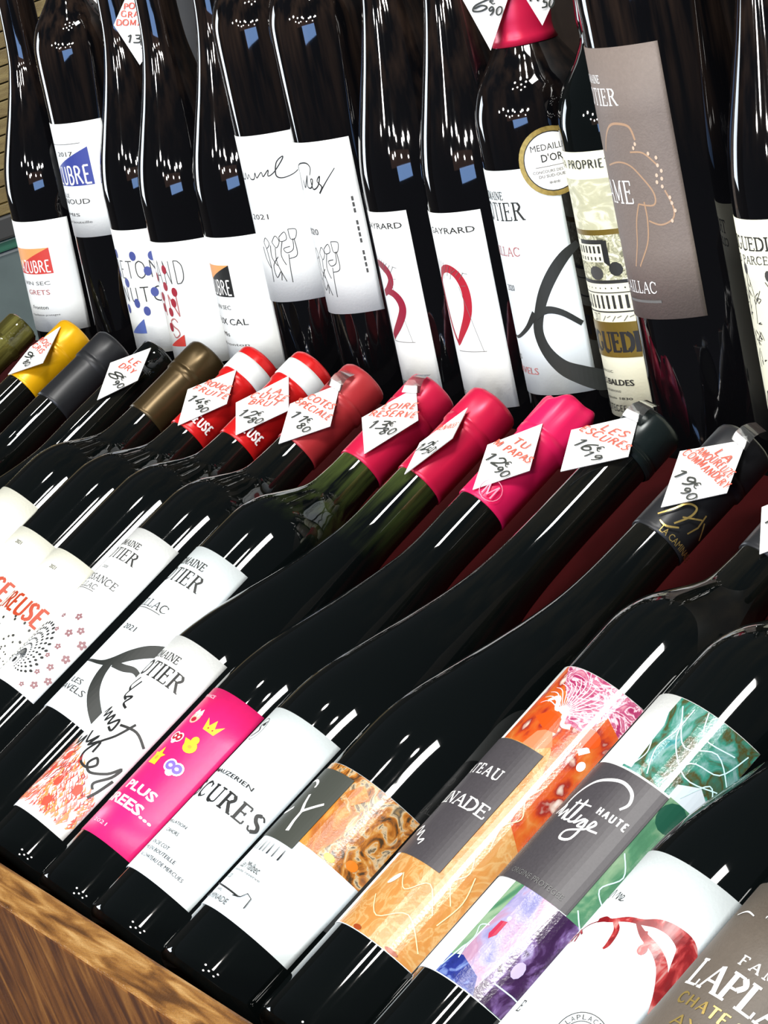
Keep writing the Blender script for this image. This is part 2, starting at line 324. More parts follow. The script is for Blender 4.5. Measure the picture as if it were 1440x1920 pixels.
def label_patch(R, s0, s1, t0, t1, m, parent, name='label', th=.3):
    bm = bmesh.new(); n = max(8, int((s1-s0)/2.5)); nt = 4
    g = [[bm.verts.new(((R+th)*math.sin((s0+(s1-s0)*i/n)/R)*S, -(R+th)*math.cos((s0+(s1-s0)*i/n)/R)*S, (t0+(t1-t0)*j/nt)*S)) for i in range(n+1)] for j in range(nt+1)]
    for j in range(nt):
        for i in range(n): bm.faces.new((g[j][i], g[j][i+1], g[j+1][i+1], g[j+1][i]))
    r = bmesh.ops.extrude_face_region(bm, geom=bm.faces[:])
    vs = [v for v in r['geom'] if isinstance(v, bmesh.types.BMVert)]
    for v in vs:
        f = R*1.0005/(R+th); v.co.x *= f; v.co.y *= f
    bmesh.ops.recalc_face_normals(bm, faces=bm.faces[:])
    o = link(name, bm, m, parent, True)
    for p in o.data.polygons:
        if abs(p.normal.z) > .5: p.use_smooth = False
    return o
# ------------------------------------------------------------------ bottles
def prof_bord(H, R, d=0, nk=14.0):
    c = 228+d
    p = [(0, .001), (12, R*.30), (10, R*.5), (2, R*.78), (.2, R*.86), (0, R*.91), (1.6, R*.965), (5, R*.995), (9, R)]
    up = [(c, R), (c+12, R*.975), (c+24, R*.87), (c+34, R*.70), (c+43, R*.54), (c+51, R*.44), (c+62, nk*1.04), (c+76, nk)]
    up = spline([(c-20, R)]+up+[(H-26, nk)], 5)
    return p+[(60, R)]+up+[(H-24, nk+1.1), (H-20, nk+1.1), (H-19, nk+.2), (H-6, nk+.1), (H-2, nk+.1), (H, nk-1.6), (H, nk-4), (H-10, nk-4.4), (H-10, .001)]
def prof_burg(H, R, d=0, nk=14.0, k=1):
    p = [(0, .001), (14, R*.28), (11, R*.5), (2, R*.78), (.2, R*.86), (0, R*.91), (1.6, R*.965), (5, R*.995), (9, R)]
    q = [(146, 1), (166, .93), (190, .77), (212, .615), (236, .47), (258, .385)]
    up = spline([(120, R)]+[(h+d*(.45+.55*i/5), R*f) for i, (h, f) in enumerate(q)]+[(max(290, 270+d), nk*1.02), (H-26, nk)], 5)
    return p+[(50, R)]+up+[(H-24, nk+1.1), (H-20, nk+1.1), (H-19, nk+.2), (H-6, nk+.1), (H-2, nk+.1), (H, nk-1.6), (H, nk-4), (H-10, nk-4.4), (H-10, .001)]
def radius_at(prof, h):
    up = [p for p in prof if p[1] > 5]; b = up[8]
    for a, c in zip(up[8:], up[9:]):
        if a[0] <= h <= c[0]: return a[1]+(c[1]-a[1])*(h-a[0])/max(1e-6, c[0]-a[0])
    return up[-6][1]
def capsule(prof, H, h0, m, parent, band=None, torn=0, name='capsule'):
    n = 14; P = [(h0, radius_at(prof, h0)-.1)]
    for i in range(n+1):
        h = h0+(H-26-h0)*i/n; P.append((h, radius_at(prof, h)+.75))
    rt = radius_at(prof, H-26)+.8
    P += [(H-25, rt+.1), (H-24, rt+.9), (H-20.5, rt+1.0), (H-19.7, rt+.35), (H-18.9, rt+.9), (H-3, rt+.8), (H-.8, rt+.2), (H+.6, rt-1.2), (H+.8, rt-4), (H+.8, .001)]
    def jit(an, h, r):
        if torn and h > H-22:
            k = (h-(H-22))/22
            return r*(1+.02*k+.05*k*math.sin(5*an+1)+.03*k*math.sin(11*an)), h+(k*k)*(2.5+3*math.sin(2*an+2)+1.2*math.sin(5*an))
        w1 = .10*math.sin(5*an+h*.08)+.07*math.sin(9*an-h*.05)
        return r+w1, h
    o = link(name, lathe(P, 64, jitter=jit), m, parent)
    if band:
        b0, b1, bmat = band
        Q = [(H+b0, rt+.3)]+[(H+b0+(b1-b0)*i/4, rt+1.25) for i in range(5)]+[(H+b1, rt+.3)]
        link('paper_band', lathe(Q, 64), bmat, parent)
    return o
def bottle(mw, H, R, kind, gl, label, d=0, nk=14.0, k=1, group=None, name='wine_bottle'):
    root = bpy.data.objects.new(name, None); COL.objects.link(root); root.matrix_world = mw; root.empty_display_size = .03
    tag(root, label, 'wine bottle', group)
    prof = prof_bord(H, R, d, nk) if kind == 'B' else prof_burg(H, R, d, nk, k)
    link('glass_body', lathe(prof, 96), gl, root)
    return root, prof
# ------------------------------------------------------------------ crate and surroundings
wood_top = ramp_mat('worn_pale_wood', [(0, (.03, .012, .004)), (.36, (.09, .035, .008)), (.47, (.21, .09, .02)), (.56, (.33, .16, .04)), (.68, (.48, .28, .10)), (1, (.7, .52, .28))], (24, 190, 190), .4, detail=10, distort=.5, bump=.9)
wood_face = ramp_mat('brown_crate_wood', [(0, (.015, .004, .001)), (.38, (.07, .02, .003)), (.55, (.17, .058, .008)), (.68, (.28, .115, .022)), (1, (.42, .22, .07))], (60, 55, 10), .45, detail=10, distort=1.6, bump=.6)
wood_dark = ramp_mat('dark_crate_wood', [(0, (.008, .005, .003)), (.5, (.02, .012, .008)), (1, (.04, .024, .014))], (14, 60, 60), .6)
redliner = mat('deep_red_liner_paper', (.024, .0003, .0006), .85, spec=.08, var=.3, vscale=30, bump=.3, bscale=120)
crate = bpy.data.objects.new('display_crate', None); COL.objects.link(crate)
tag(crate, 'brown wooden display crate with worn pale top edge, holding all the bottles', 'crate')
o_ = box('front_board', -420, 1700, -47, -27, -112, 92, wood_face, crate, bev=1.6)
o_.data.materials.append(wood_top)
for p in o_.data.polygons:
    if p.normal.z > .3: p.material_index = 1
af = Vector(AF); ab = Vector(AB)
bed_m = frame((0, 0, 0), af)              # local z runs up the bed, local -y is the bed normal
box('bed_board', -420, 1700, 2, 12, -6, 392, wood_dark, crate, mw=bed_m)
box('liner_paper', -420, 1700, .5, 1.8, 215, 391, redliner, crate, mw=bed_m)
org = Vector(ORG)-ab*60
back_m = frame(org, ab)
box('rear_floor_board', -218, 1700, -50, 85, -13, -1, wood_dark, crate, mw=back_m)
box('dark_backing_board', -218, 1700, 88, 98, -13, 460, wood_dark, crate, mw=back_m)  # near-black board added to keep the gaps between back bottles dark
box('side_board', 1700, 1718, -47, 470, -112, 130, wood_dark, crate)
box('side_board', -438, -420, -47, 390, -112, 60, wood_dark, crate)
box('bottom_board', -420, 1700, -27, 470, -112, -100, wood_dark, crate)
box('rear_riser', -218, 1700, 440, 452, -100, 66, wood_dark, crate)
floor_m = mat('grey_market_floor', (.16, .155, .15), .5, var=.2, vscale=3)
wallm = mat('dull_market_wall', (.10, .09, .085), .8, var=.2, vscale=2)
for nm, q in (('wall_back', (-6000, 5000, 4000, 4100, -1000, 3600)), ('wall_left', (-6100, -6000, -5000, 4100, -1000, 3600))):
    wl = box(nm, *q, wallm); wl['kind'] = 'structure'
fl = box('floor', -6000, 5000, -5000, 6000, -1010, -1000, floor_m); fl['kind'] = 'structure'
table = bpy.data.objects.new('market_table', None); COL.objects.link(table); tag(table, 'dark trestle table under the bottle crate', 'table')
box('table_top', -600, 1850, -160, 620, -142, -113, wood_dark, table)
for x in (-560, 1780):
    for y in (-120, 560): box('leg', x, x+40, y, y+40, -1000, -142, wood_dark, table)
# left background: ribbed olive crate on a grey plastic bin
olive = ramp_mat('olive_slat_wood', [(0, (.05, .03, .006)), (.45, (.15, .105, .03)), (.75, (.26, .20, .07)), (1, (.40, .32, .13))], (5, 22, 90), .5, detail=7, bump=.5)
rc = bpy.data.objects.new('slatted_crate', None); COL.objects.link(rc); tag(rc, 'olive-brown slatted wooden crate behind the leftmost back bottle', 'crate')
th_ = Matrix.Translation(Vector((-.96, .64, .088))) @ Matrix.Rotation(math.radians(58), 4, 'Z')
for k in range(20):
    box('slat', -260, 260, -4+(k % 2)*.8, 6, 8+k*17.2, 8+k*17.2+15.6, olive, rc, bev=.8, mw=th_)
box('back_panel', -258, 258, 8, 16, 6, 352, wood_dark, rc, mw=th_)
box('bottom_rail', -264, 264, -8, 16, -4, 7, olive, rc, bev=1, mw=th_)
gb = bpy.data.objects.new('plastic_bin', None); COL.objects.link(gb); tag(gb, 'grey-green plastic bin under the slatted crate at the left edge', 'bin')
pl = mat('grey_green_plastic', (.10, .13, .125), .35, var=.25, vscale=25); plr = mat('green_bin_rim', (.03, .12, .075), .35); pld = mat('dark_bin_lid', (.035, .035, .032), .5)
box('bin_wall', -270, 270, 6, 26, -300, -44, pl, gb, bev=4, mw=th_)
box('rim', -275, 275, -2, 28, -43, -31, plr, gb, bev=2, mw=th_)
box('lid', -275, 275, -10, 140, -30, -5, pld, gb, bev=3, mw=th_)
for k in range(4): box('rib', -240+k*140, -225+k*140, 0, 6, -290, -50, pl, gb, bev=2, mw=th_)
bst = bpy.data.objects.new('bin_stand', None); COL.objects.link(bst); tag(bst, 'dark stand carrying the grey-green bin', 'stand')
box('stand_top', -290, 290, -20, 150, -330, -301, wood_dark, bst, mw=th_)
for x in (-280, 240):
    for y in (-10, 110): box('leg', x, x+30, y, y+30, -1088, -330, wood_dark, bst, mw=th_)

# ------------------------------------------------------------------ front row
FG = 'wine bottles tilted in the front row'; BG = 'wine bottles standing in the back row'
def front(i): B, a, R, H = FRONT[i]; return frame(B, a), H, R
c_yellow = mat('yellow_capsule', (.80, .42, .005), .3, metal=.2, var=.15, vscale=90)
c_black = mat('black_capsule', (.017, .018, .02), .38, metal=.1)
c_bronze = mat('bronze_capsule', (.075, .05, .02), .3, metal=.6, var=.2, vscale=80)
c_red = mat('bright_red_capsule', (.62, .012, .012), .28, metal=.2)
c_dull = mat('brick_red_capsule', (.42, .03, .035), .36, metal=.15)
c_mag = mat('crimson_capsule', (.60, .012, .06), .32, metal=.2)
c_pink = mat('hot_pink_capsule', (.74, .012, .10), .35, metal=.1)
c_teal = mat('dark_teal_black_capsule', (.010, .016, .016), .25, metal=.2)
c_band = mat('white_capsule_band', (.75, .78, .76), .4)
# olive bare-topped bottles at the far left
for q, x in enumerate((-52, -136)):
    a = FRONT[1][1]; B = (x, FRONT[1][0][1], FRONT[1][0][2])
    root, pf = bottle(frame(B, a), 366-3*q, 36.3, 'G', GW, ['olive-glass bottle with bare corked top left of the yellow-capped bottle', 'olive-glass bottle cut by the left frame edge at the end of the front row'][q], group=FG)
    link('cork', lathe([(350, .001), (350, 9), (364-3*q, 9.3), (365-3*q, 8.6), (365-3*q, .001)], 24), mat('cork', (.35, .22, .10), .8), root)
R_ = {}
def F(i, kind, gl, label, d=0, k=1, nk=14.0):
    mw, H, R = front(i); root, pf = bottle(mw, H, R, kind, gl, label, d=d, nk=nk, k=k, group=FG); R_[i] = (root, pf, H, R); return root, pf, H, R
r, pf, H, R = F(1, 'G', GB, 'dark bottle with bright yellow capsule in the front row'); capsule(pf, H, 309, c_yellow, r)
r, pf, H, R = F(2, 'G', GB, 'dark bottle with long matt black capsule between the yellow and the untagged bare tops'); capsule(pf, H, 300, c_black, r)
r, pf, H, R = F(3, 'G', GB, 'bottle without capsule, bare dark green glass top, between black and bronze capsules')
link('cork', lathe([(350, .001), (350, 9), (H-1, 9.3), (H, 8.6), (H, .001)], 24), mat('cork', (.35, .22, .10), .8), r)
r, pf, H, R = F(4, 'B', GB, 'dark bottle with bronze capsule, cream label at the left frame edge'); capsule(pf, H, 305, c_bronze, r)
label_patch(R, -42, 36, 85, 207, pale, r)
# 5 and 6 : cream labels with rust lettering
for i, txt, lab in ((5, 'GENEREUSE', 'left of the two bottles with red, white-banded capsules, cream label, rust lettering'), (6, 'GENEREUSE', 'right of the two bottles with red, white-banded capsules, cream label, rust lettering')):
    r, pf, H, R = F(i, 'B', GB, lab)
    c = capsule(pf, H, 299, c_red, r, band=(-19.5, -7, c_band))
    P = Print(); P.serif('REUSE', 10, 27, 305, 311, whitei, serifs=False, thick=.2, thin=.16); P.build('capsule_lettering', c, R=16.2)
    L = label_patch(R, -42, 34, 88, 183 if i == 5 else 176, pale, r)
    P = Print(); t = 9 if i == 5 else 0
    P.serif(txt, -38, 32.5, 127+t, 139+t, orangeink, thick=.17, thin=.13, serifs=False, gap=.05)
    P.text('2021', 6, 12, 162+t, 164.5+t, mgrey)
    P.build('lettering', L, R=R)
    P = Print()
    for k in range(90):
        an = random.uniform(-.2, 2.6); rr = random.uniform(4, 34)
        P.ell(30+rr*math.cos(an), 96+rr*math.sin(an), .5+rr*.02, .35+rr*.015, dgrey, 8, an)
    P.build('dotted_ornament', L, R=R)
# shared lettering for the estate labels
def estate(P, R, sx0, sx1, t, h, m1=dgrey, m2=lgrey):
    P.serif('ROTIER', sx0, sx1, t, t+h, m1, thick=.13, thin=.05)
    c = (sx0+sx1)/2; ww = (sx1-sx0)*.36
    P.serif('DOMAINE', c-ww, c+ww, t+h*1.35, t+h*1.85, m1, thick=.13, thin=.07)
def flower(P, s, t, r, m):
    for k in range(5):
        an = k*2*math.pi/5+.3; P.ell(s+r*.55*math.cos(an), t+r*.55*math.sin(an), r*.5, r*.38, m, 9, an)
    P.ell(s, t, r*.22, r*.22, whitei, 8)
r, pf, H, R = F(7, 'B', GB, 'bottle with dull brick red capsule, white estate label with burst of small flowers'); capsule(pf, H, 307, c_dull, r)
L = label_patch(R, -44, 34, 87, 207, white, r)
P = Print(); estate(P, R, -22, 18.5, 183.5, 7.5)
P.serif('RENAISSANCE', -33, 21.5, 165.5, 170, mgrey, thick=.11, thin=.06); P.serif('GAILLAC', -22, 10, 160, 163.3, lgrey, thick=.12, thin=.07)
P.text('2020', -4, 3, 175, 177, lgrey); P.line([(-22, 158.7), (10, 158.7)], .4, lgrey); P.build('lettering', L, R=R)
P = Print(); fm = mat('dusty_mauve_ink', (.25, .12, .13), .5)
c0 = (0, 101)
for s, t, q in [(16, 142, 3), (19, 131, 3.2), (30.7, 130, 3.6), (29.6, 118, 3.4), (26, 109, 2.8), (21.8, 102.4, 2.2), (26.4, 95.4, 3), (31, 102, 3), (20, 91.4, 2), (5, 138, 2), (9.7, 129, 2), (19, 113.5, 2), (20, 121, 2.5), (24, 136, 3)]: flower(P, s, t, q*.8, fm)
for ring in range(7):
    for k in range(22):
        an = -.5+k*.17+ring*.08; rr = 4+ring*3.6
        s, t = c0[0]+rr*math.cos(an)*.72, c0[1]+rr*math.sin(an)*1.15
        if -30 < s < 32 and 89 < t < 150: P.ell(s, t, .5+ring*.13, .3+ring*.1, dgrey, 7, an)
for k in range(14):
    an = .5+k*.16; P.line([(c0[0]+4*math.cos(an), c0[1]+5*math.sin(an)), (c0[0]+7*math.cos(an), c0[1]+9*math.sin(an))], .5, dgrey)
P.ell(-1, 101, 1.6, 2, ink); P.build('flower_ornament', L, R=R)
r, pf, H, R = F(8, 'B', GG, 'bottle with crimson capsule, round shoulders and white label with a black curl emblem'); capsule(pf, H, 305, c_mag, r)
L = label_patch(R, -44, 38, 84.5, 207, iceb, r)
P = Print(); estate(P, R, -23, 22, 181.5, 9)
P.serif('GAILLAC', -24, 17.5, 161.5, 166.3, mgrey, thick=.12, thin=.06); P.line([(-24, 160), (15, 160)], .5, lgrey); P.text('2021', -4, 9, 144, 147.5, mgrey)
P.text('LES', -5, 7.5, 103, 106.5, mgrey); P.text('GRAVELS', -22, 15.5, 97.5, 101.5, mgrey); P.build('lettering', L, R=R)
emb = mat('emblem_ink', (.017, .020, .018), .55)
P = Print()
P.line([(-16, 122, .8), (-13, 119.5, 1.6), (-4, 119, 2), (6, 120, 3), (13, 124, 5.5), (20, 133, 7), (27, 140.5, 7.5), (36, 147, 6), (44, 149, 3)], 3, emb, True)
P.line([(12, 123, 5), (13.5, 114, 6), (18, 105, 7), (26, 97.5, 7.5), (36, 91, 7)], 5, emb, True)
P.line([(15, 123, 4), (22, 124.5, 4.5), (28, 127, 3.5), (33, 125, 2.5), (38, 118, 2)], 4, emb, True)
P.build('emblem', L, R=R)
r, pf, H, R = F(9, 'G', GG, 'sloping-shouldered bottle with crimson capsule, white label with hand-drawn script and red sketch'); capsule(pf, H, 300, c_mag, r)
L = label_patch(R, -46, 36.6, 25, 148, white, r)
P = Print(); P.serif('DOMAINE', -24, 8.5, 133, 137.3, dgrey, thick=.13, thin=.06); P.serif('ROTIER', -27, 20.5, 120.5, 130, dgrey, thick=.12, thin=.05)
P.shift(5.3, -.5).build('lettering', L, R=R)
P = Print(); hw = 1.5
for pts in ([(-9, 118), (-12, 112), (-8, 109)], [(-4, 116), (-8, 106), (-3, 103)], [(-6, 104), (0, 106), (-2, 101), (3, 99)], [(-13, 92), (-10, 96), (-9, 90), (-5, 94), (-4, 88), (0, 93), (1, 87), (6, 92), (7, 85), (3, 86)],
            [(16.5, 95), (12, 84), (6, 76), (3, 68), (6, 63), (12, 62), (16, 66), (13, 69), (11, 64), (16, 61), (24, 66), (28, 72.5), (27, 66), (22, 58), (24, 55)], [(-6, 80), (-2, 73), (3, 79), (1, 72), (7, 77), (8, 70)], [(-13, 75), (-10, 70), (-7, 76), (-6, 69)], [(29, 65), (27, 56), (25, 50)], [(9, 90), (20, 92), (29, 88)]):
    P.line([(a, b, hw) for a, b in pts], hw, ink, True)
P.items[-1] = P.items[-1]; P.shift(5.3, -.5).build('handwriting', L, R=R)
P = Print(); sk = [mat('sketch_red', (.62, .07, .04), .5), mat('sketch_orange', (.78, .28, .08), .5), mat('sketch_wine', (.35, .02, .03), .5), mat('sketch_rose', (.75, .25, .22), .5)]
def in_pic(s, t): return t < 70-(s+14)*.42 and t > 28.5+max(0, s)*.0 and s < 29.5-max(0, (t-47))*1.3
for k in range(950):
    s = random.uniform(-38, 29); t = random.uniform(29, 74)
    if not in_pic(s, t): continue
    l = random.uniform(2, 6); an = .9+.5*math.sin(s*.12)+.3*random.random(); cm = random.choice(sk if t > 45 else [sk[1], sk[0], sk[3]])
    P.line([(s, t, .3), (s+l*.5*math.cos(an), t+l*.5*math.sin(an), random.uniform(.6, 1.3)), (s+l*math.cos(an+.5), t+l*math.sin(an+.5), .2)], .8, cm)
for s, t in ((4, 48), (-6, 62), (18, 50), (8, 36), (-10, 52)): P.ell(s, t, 2.6, 3.4, sk[0], 10)
P.shift(5.3, -.5).build('sketch', L, R=R)
r, pf, H, R = F(10, 'G', GB, 'bottle with torn hot pink capsule and hot pink label with small masks'); c = capsule(pf, H, 296, c_pink, r, torn=1)
P = Print(); ring = mat('pale_pink_emboss', (.85, .30, .42), .4)
P.line([(15+6*math.cos(k*.35), 303+6*math.sin(k*.35)) for k in range(19)], .35, ring); P.serif('M', 11, 19, 299, 307, ring, serifs=False, thick=.08, thin=.06); P.build('crest', c, R=16.6)
L = label_patch(R, -46, 33.4, 34, 131.3, pinkl, r)
P = Print(); PI = mat('pale_pink_print', (.95, .62, .72), .4)
P.text('PLUS', -5.5, 20.5, 63, 68.5, whitei, .03); P.text('DESIREES...', -35, 28.6, 53.5, 59.5, whitei, .03)
P.text('2021', -6, 8, 40.5, 42.5, PI); P.text('FRANCE', -14, 1, 124.5, 126.5, PI); P.build('lettering', L, R=R)
P = Print(); skin = mat('mask_blush', (.85, .45, .35), .45); vio = mat('mask_violet', (.20, .13, .55), .45); dred = mat('mask_red', (.42, .01, .03), .45); org_ = mat('mask_orange', (.85, .35, .04), .45)
# crown
def crown(s, t, q, m): P.poly([(s-3*q, t-2*q), (s+3*q, t-2*q), (s+4.6*q, t+3*q), (s+1.6*q, t+.3*q), (s, t+3.6*q), (s-1.6*q, t+.3*q), (s-4.6*q, t+3*q)], m); P.ell(s-1.2*q, t-.6*q, .4*q, .4*q, dred, 8); P.ell(s+1.2*q, t-.6*q, .4*q, .4*q, dred, 8)
def mask(s, t, q, m, m2):
    P.ell(s-2*q, t+.4*q, 3*q, 2.7*q, whitei, 14); P.ell(s+2*q, t+.4*q, 3*q, 2.7*q, whitei, 14); P.ell(s, t-2*q, 2*q, 1.6*q, whitei, 12)
    P.ell(s-1.9*q, t+.4*q, 2.3*q, 2*q, m, 14); P.ell(s+1.9*q, t+.4*q, 2.3*q, 2*q, m, 14)
    P.ell(s-1.8*q, t+.4*q, 1.0*q, .7*q, m2, 10); P.ell(s+1.8*q, t+.4*q, 1.0*q, .7*q, m2, 10)
crown(10, 111, 1.35, yellowi)
P.ell(-6, 112, 4.2, 4, skin, 14); P.ell(-6, 110.5, 2.4, 1.5, dred, 10); P.ell(-7.5, 113, .8, .8, whitei, 8); P.ell(-4.5, 113, .8, .8, whitei, 8); P.poly([(-10, 114), (-8, 117), (-6, 115), (-4, 117.5), (-2, 114)], whitei)
mask(-6, 98, 1.1, dred, whitei)
P.ell(8, 97, 4.6, 3.6, yellowi, 14); P.ell(8, 101, 2.6, 2.4, yellowi, 12); P.poly([(3.5, 97), (1, 100), (5, 100)], yellowi); P.ell(8, 97, 1.6, 1, org_, 8)
P.poly([(-11, 80), (-3, 80), (-3.5, 85), (-1.5, 87), (-5, 87), (-7, 91), (-9, 87), (-12, 87), (-10.5, 85)], yellowi); P.ell(-7, 84, 1.6, 1.4, org_, 8)
mask(9.5, 83.5, 1.35, vio, whitei); P.shift(5.6).build('mask_pictures', L, R=R)
r, pf, H, R = F(11, 'G', GB, 'long-necked bottle with short dark teal capsule and wide white label reading CURES'); capsule(pf, H, H-22, c_teal, r)
L = label_patch(R, -48, 40, 28.4, 132.2, iceb, r)
P = Print(); P.serif('ESCURES', -27, 38.5, 74.8, 83.8, ink, thick=.16, thin=.075, gap=.2); P.text('MAUZERIEN', -14, 22.3, 89.6, 91.8, ink, .01)
P.text('APPELLATION', -18, 8, 57, 58.6, mgrey); P.text('CAHORS', -6, 7, 52, 54, mgrey)
P.text('VIN DE COT', -10, 9, 44, 46, dgrey); P.text('MIS EN BOUTEILLE', -12, 18.5, 40.3, 42.3, dgrey); P.text('AU CHATEAU DE MERCUES', -10, 28, 36, 38, dgrey); P.build('lettering', L, R=R)
P = Print()
P.line([(-14+5*math.cos(k*.4), 118+5*math.sin(k*.4)*1.4) for k in range(17)], .4, mgrey)
P.line([(-16, 113, .6), (-12, 117, 1), (-15, 120, .8), (-11, 123, .6)], .8, dgrey, True); P.ell(-12, 121, 1.2, 1, dgrey); P.shift(5).build('stamp', L, R=R)
r, pf, H, R = F(12, 'G', GB, 'bottle with black capsule carrying a gold emblem, label half white, half orange brown painting'); c = capsule(pf, H, 299, c_black, r)
P = Print(); gg = gold
P.line([(8, 309, .8), (12, 315, .9), (15.4, 321.5, 1), (20, 323, 1), (20.5, 318, 1), (17, 310, .8)], 1, gg, True); P.line([(18, 315), (26, 321)], .8, gg); P.line([(26, 324, .8), (27, 317, .9), (25, 311, .7)], .8, gg); P.line([(28, 321), (33, 314)], .8, gg)
P.line([(11, 307, .6), (15, 306.5, 1), (20, 310, .8)], .9, gg, True); P.text('LA CAMINADE', 14, 38, 302.5, 306, gg); P.shift(0, -3).build('gold_emblem', c, R=16.3)
L = label_patch(R, -50, 50.5, 30.2, 117, iceb, r)
art12 = ramp_mat('painted_orange_brown', [(0, (0.0186, 0.0124, 0.00744)), (.34, (0.0558, 0.031, 0.0124)), (.44, (0.31, 0.0992, 0.0124)), (.52, (0.459, 0.211, 0.0434)), (.58, (0.484, 0.372, 0.223)), (.64, (0.0744, 0.062, 0.0434)), (.74, (0.384, 0.223, 0.0744)), (1, (0.765, 0.72, 0.585))], (110, 110, 90), .22, detail=9, distort=2.2, bump=.12)
art12b = ramp_mat('painted_orange', [(0, (0.062, 0.0124, 0.00248)), (.4, (0.384, 0.105, 0.0093)), (.6, (0.508, 0.223, 0.031)), (1, (0.533, 0.36, 0.124))], (120, 120, 60), .22, detail=7, distort=1.6, bump=.12)
P = Print(); P.rect(-50, 50.5, 76.3, 116.8, art12); P.poly([(14, 76.4), (25, 76.6), (29, 90), (24, 100), (14, 103)], art12b); P.poly([(14, 106), (22, 103), (27, 110), (20, 114)], art12b)
P.ell(41, 82.5, 3, 2.4, mat('amber_spot', (.60, .16, .01), .3), 12); P.ell(31, 78.8, 3, 1.8, mat('yellow_spot', (.8, .6, .05), .3), 10); P.build('painting', L, R=R)
P = Print(); P.rect(-50, 14, 71.5, 113, box_olive)
P.line([(-4.6, 97.5, 1.6), (-2, 92.5, 1.8), (1, 88.6, 2)], 1.8, whitei); P.line([(10, 96.4, 1.2), (5, 92, 1.4), (1, 88.6, 1.8), (1.5, 83, 1.9), (3, 77.5, 2.4)], 1.8, whitei); P.line([(-19, 104.5, 1), (-12, 105.5, 1.4), (-7, 104, 1.7), (-6, 101.5, 1.6)], 1.5, whitei, True); P.line([(-22, 86, 1.4), (-14, 86, 1.6), (-9, 89, 1.6)], 1.4, whitei, True)
for k, s in enumerate((-15, -11.5, -8, -4.5, -1, 3, 7.5, 12)): P.line([(s, 69.5, .3), (s+.2, 63.5, .9 if k % 2 else .6)], .8, ink)
P.text('Le Malbec', -8, 9, 53, 57, mgrey); P.text('grande reserve', -12, 13.5, 50.3, 52, mgrey); P.text('2020', -13, -7, 46, 48.5, mgrey)
P.line([(9.5, 40.4, .6), (6, 39.6, .5)], .5, ink); P.line([(-17, 42, .7), (-6, 41.2, .8), (9.5, 40.4, .8), (11, 41, .5), (13, 44, .5), (16.5, 43, .5), (17, 37.5, .6)], .7, ink); P.text('SARL', -12, -3, 38.5, 40, mgrey); P.text('LAMINADE', -16, 7, 34, 37, mgrey)
P.build('lettering', L, R=R, lift=.66)
r, pf, H, R = F(13, 'B', GB, 'round-shouldered bottle with orange and pink painted label and a charcoal name box'); c = capsule(pf, H, 300, c_black, r)
L = label_patch(R, -46, 39.3, 52, 203, white, r)
pk = ramp_mat('painted_pink_petals', [(0, (0.155, 0.0062, 0.0496)), (.42, (0.341, 0.031, 0.112)), (.5, (0.81, 0.585, 0.63)), (.56, (0.372, 0.0434, 0.136)), (.7, (0.527, 0.217, 0.279)), (1, (0.81, 0.72, 0.72))], (75, 75, 105), .2, kind='noise', detail=3, distort=3.5, bump=.1)
orr = ramp_mat('painted_orange_cells', [(0, (0.828, 0.792, 0.738)), (.22, (0.533, 0.384, 0.31)), (.34, (0.26, 0.0186, 0.0124)), (.5, (0.484, 0.062, 0.0093)), (.8, (0.508, 0.124, 0.0186)), (1, (0.527, 0.217, 0.062))], (118.75, 118.75, 93.75), .2, kind='voronoi', distort=.9, bump=.1)
om = ramp_mat('painted_orange_wash', [(0, (0.422, 0.149, 0.031)), (.45, (0.496, 0.223, 0.0558)), (.52, (0.546, 0.341, 0.136)), (.58, (0.496, 0.236, 0.062)), (1, (0.496, 0.273, 0.124))], (66, 66, 55), .2, detail=5, distort=2.5, bump=.1)
P = Print(); P.rect(-10.5, 39.2, 52.3, 202.7, om)
P.poly([(-10.5, 160), (6, 160), (12, 172), (21, 163), (26, 150), (28, 128), (39.2, 120), (39.2, 192), (20, 192), (-10.5, 202.7)], orr)
P.poly([(-9, 202.7), (39.2, 202.7), (39.2, 186), (30, 190), (26, 178), (15, 177), (10, 186), (2, 192)], pk)
P.poly([(6, 160), (14, 160), (20, 165), (14, 172), (8, 168)], mat('salmon_wash', (.60, .20, .09), .2))
wp = mat('white_paint', (.88, .86, .8), .25)
P.line([(-1, 183, 1.5), (4, 186, 2.4), (8, 181, 2.2), (12, 183, 2.8), (16, 176, 2), (20, 177, 2.6)], 2, wp, True); P.line([(30, 170, 3), (33, 174, 2.5)], 3, wp); P.ell(35, 166, 1.8, 2.4, wp)
P.ell(30, 178, 5, 4.2, mat('vermilion_paint', (.62, .07, .006), .22), 12); P.poly([(0, 174), (10, 170), (17, 171), (14, 178), (6, 179)], mat('vermilion_paint', (.62, .07, .006), .22))
P.ell(-5, 182, 3, 2.6, mat('vermilion_paint', (.62, .07, .006), .22), 10)
for k in range(16):
    an = .2+k*.19; P.line([(12, 180, .3), (12+11*math.cos(an), 182+12*math.sin(an), .5), (12+17*math.cos(an+.15), 182+17*math.sin(an+.15), .2)], .4, mat('petal_line', (.95, .72, .78), .3), True)
for pts in ([(30, 150), (27, 140), (31, 132), (27, 124), (30, 112)], [(25, 110), (30, 100), (27, 92), (33, 84)], [(5, 84), (12, 78), (20, 86), (30, 76)], [(0, 70), (10, 62), (22, 70), (36, 60)], [(33, 100), (36, 88), (34, 74)]): P.line([(a, b, .5) for a, b in pts], .5, mat('pale_orange_line', (.92, .66, .36), .3), True)
P.ell(3, 80, 1.4, 4, mat('pale_mark', (.9, .8, .6), .3), 10, -.5); P.ell(6, 53.5, 2.6, 1.2, mat('dark_rust', (.3, .05, .01), .3), 10); P.ell(27, 53.4, 3.6, 1.0, mat('dark_rust', (.3, .05, .01), .3), 10)
P.build('painting', L, R=R)
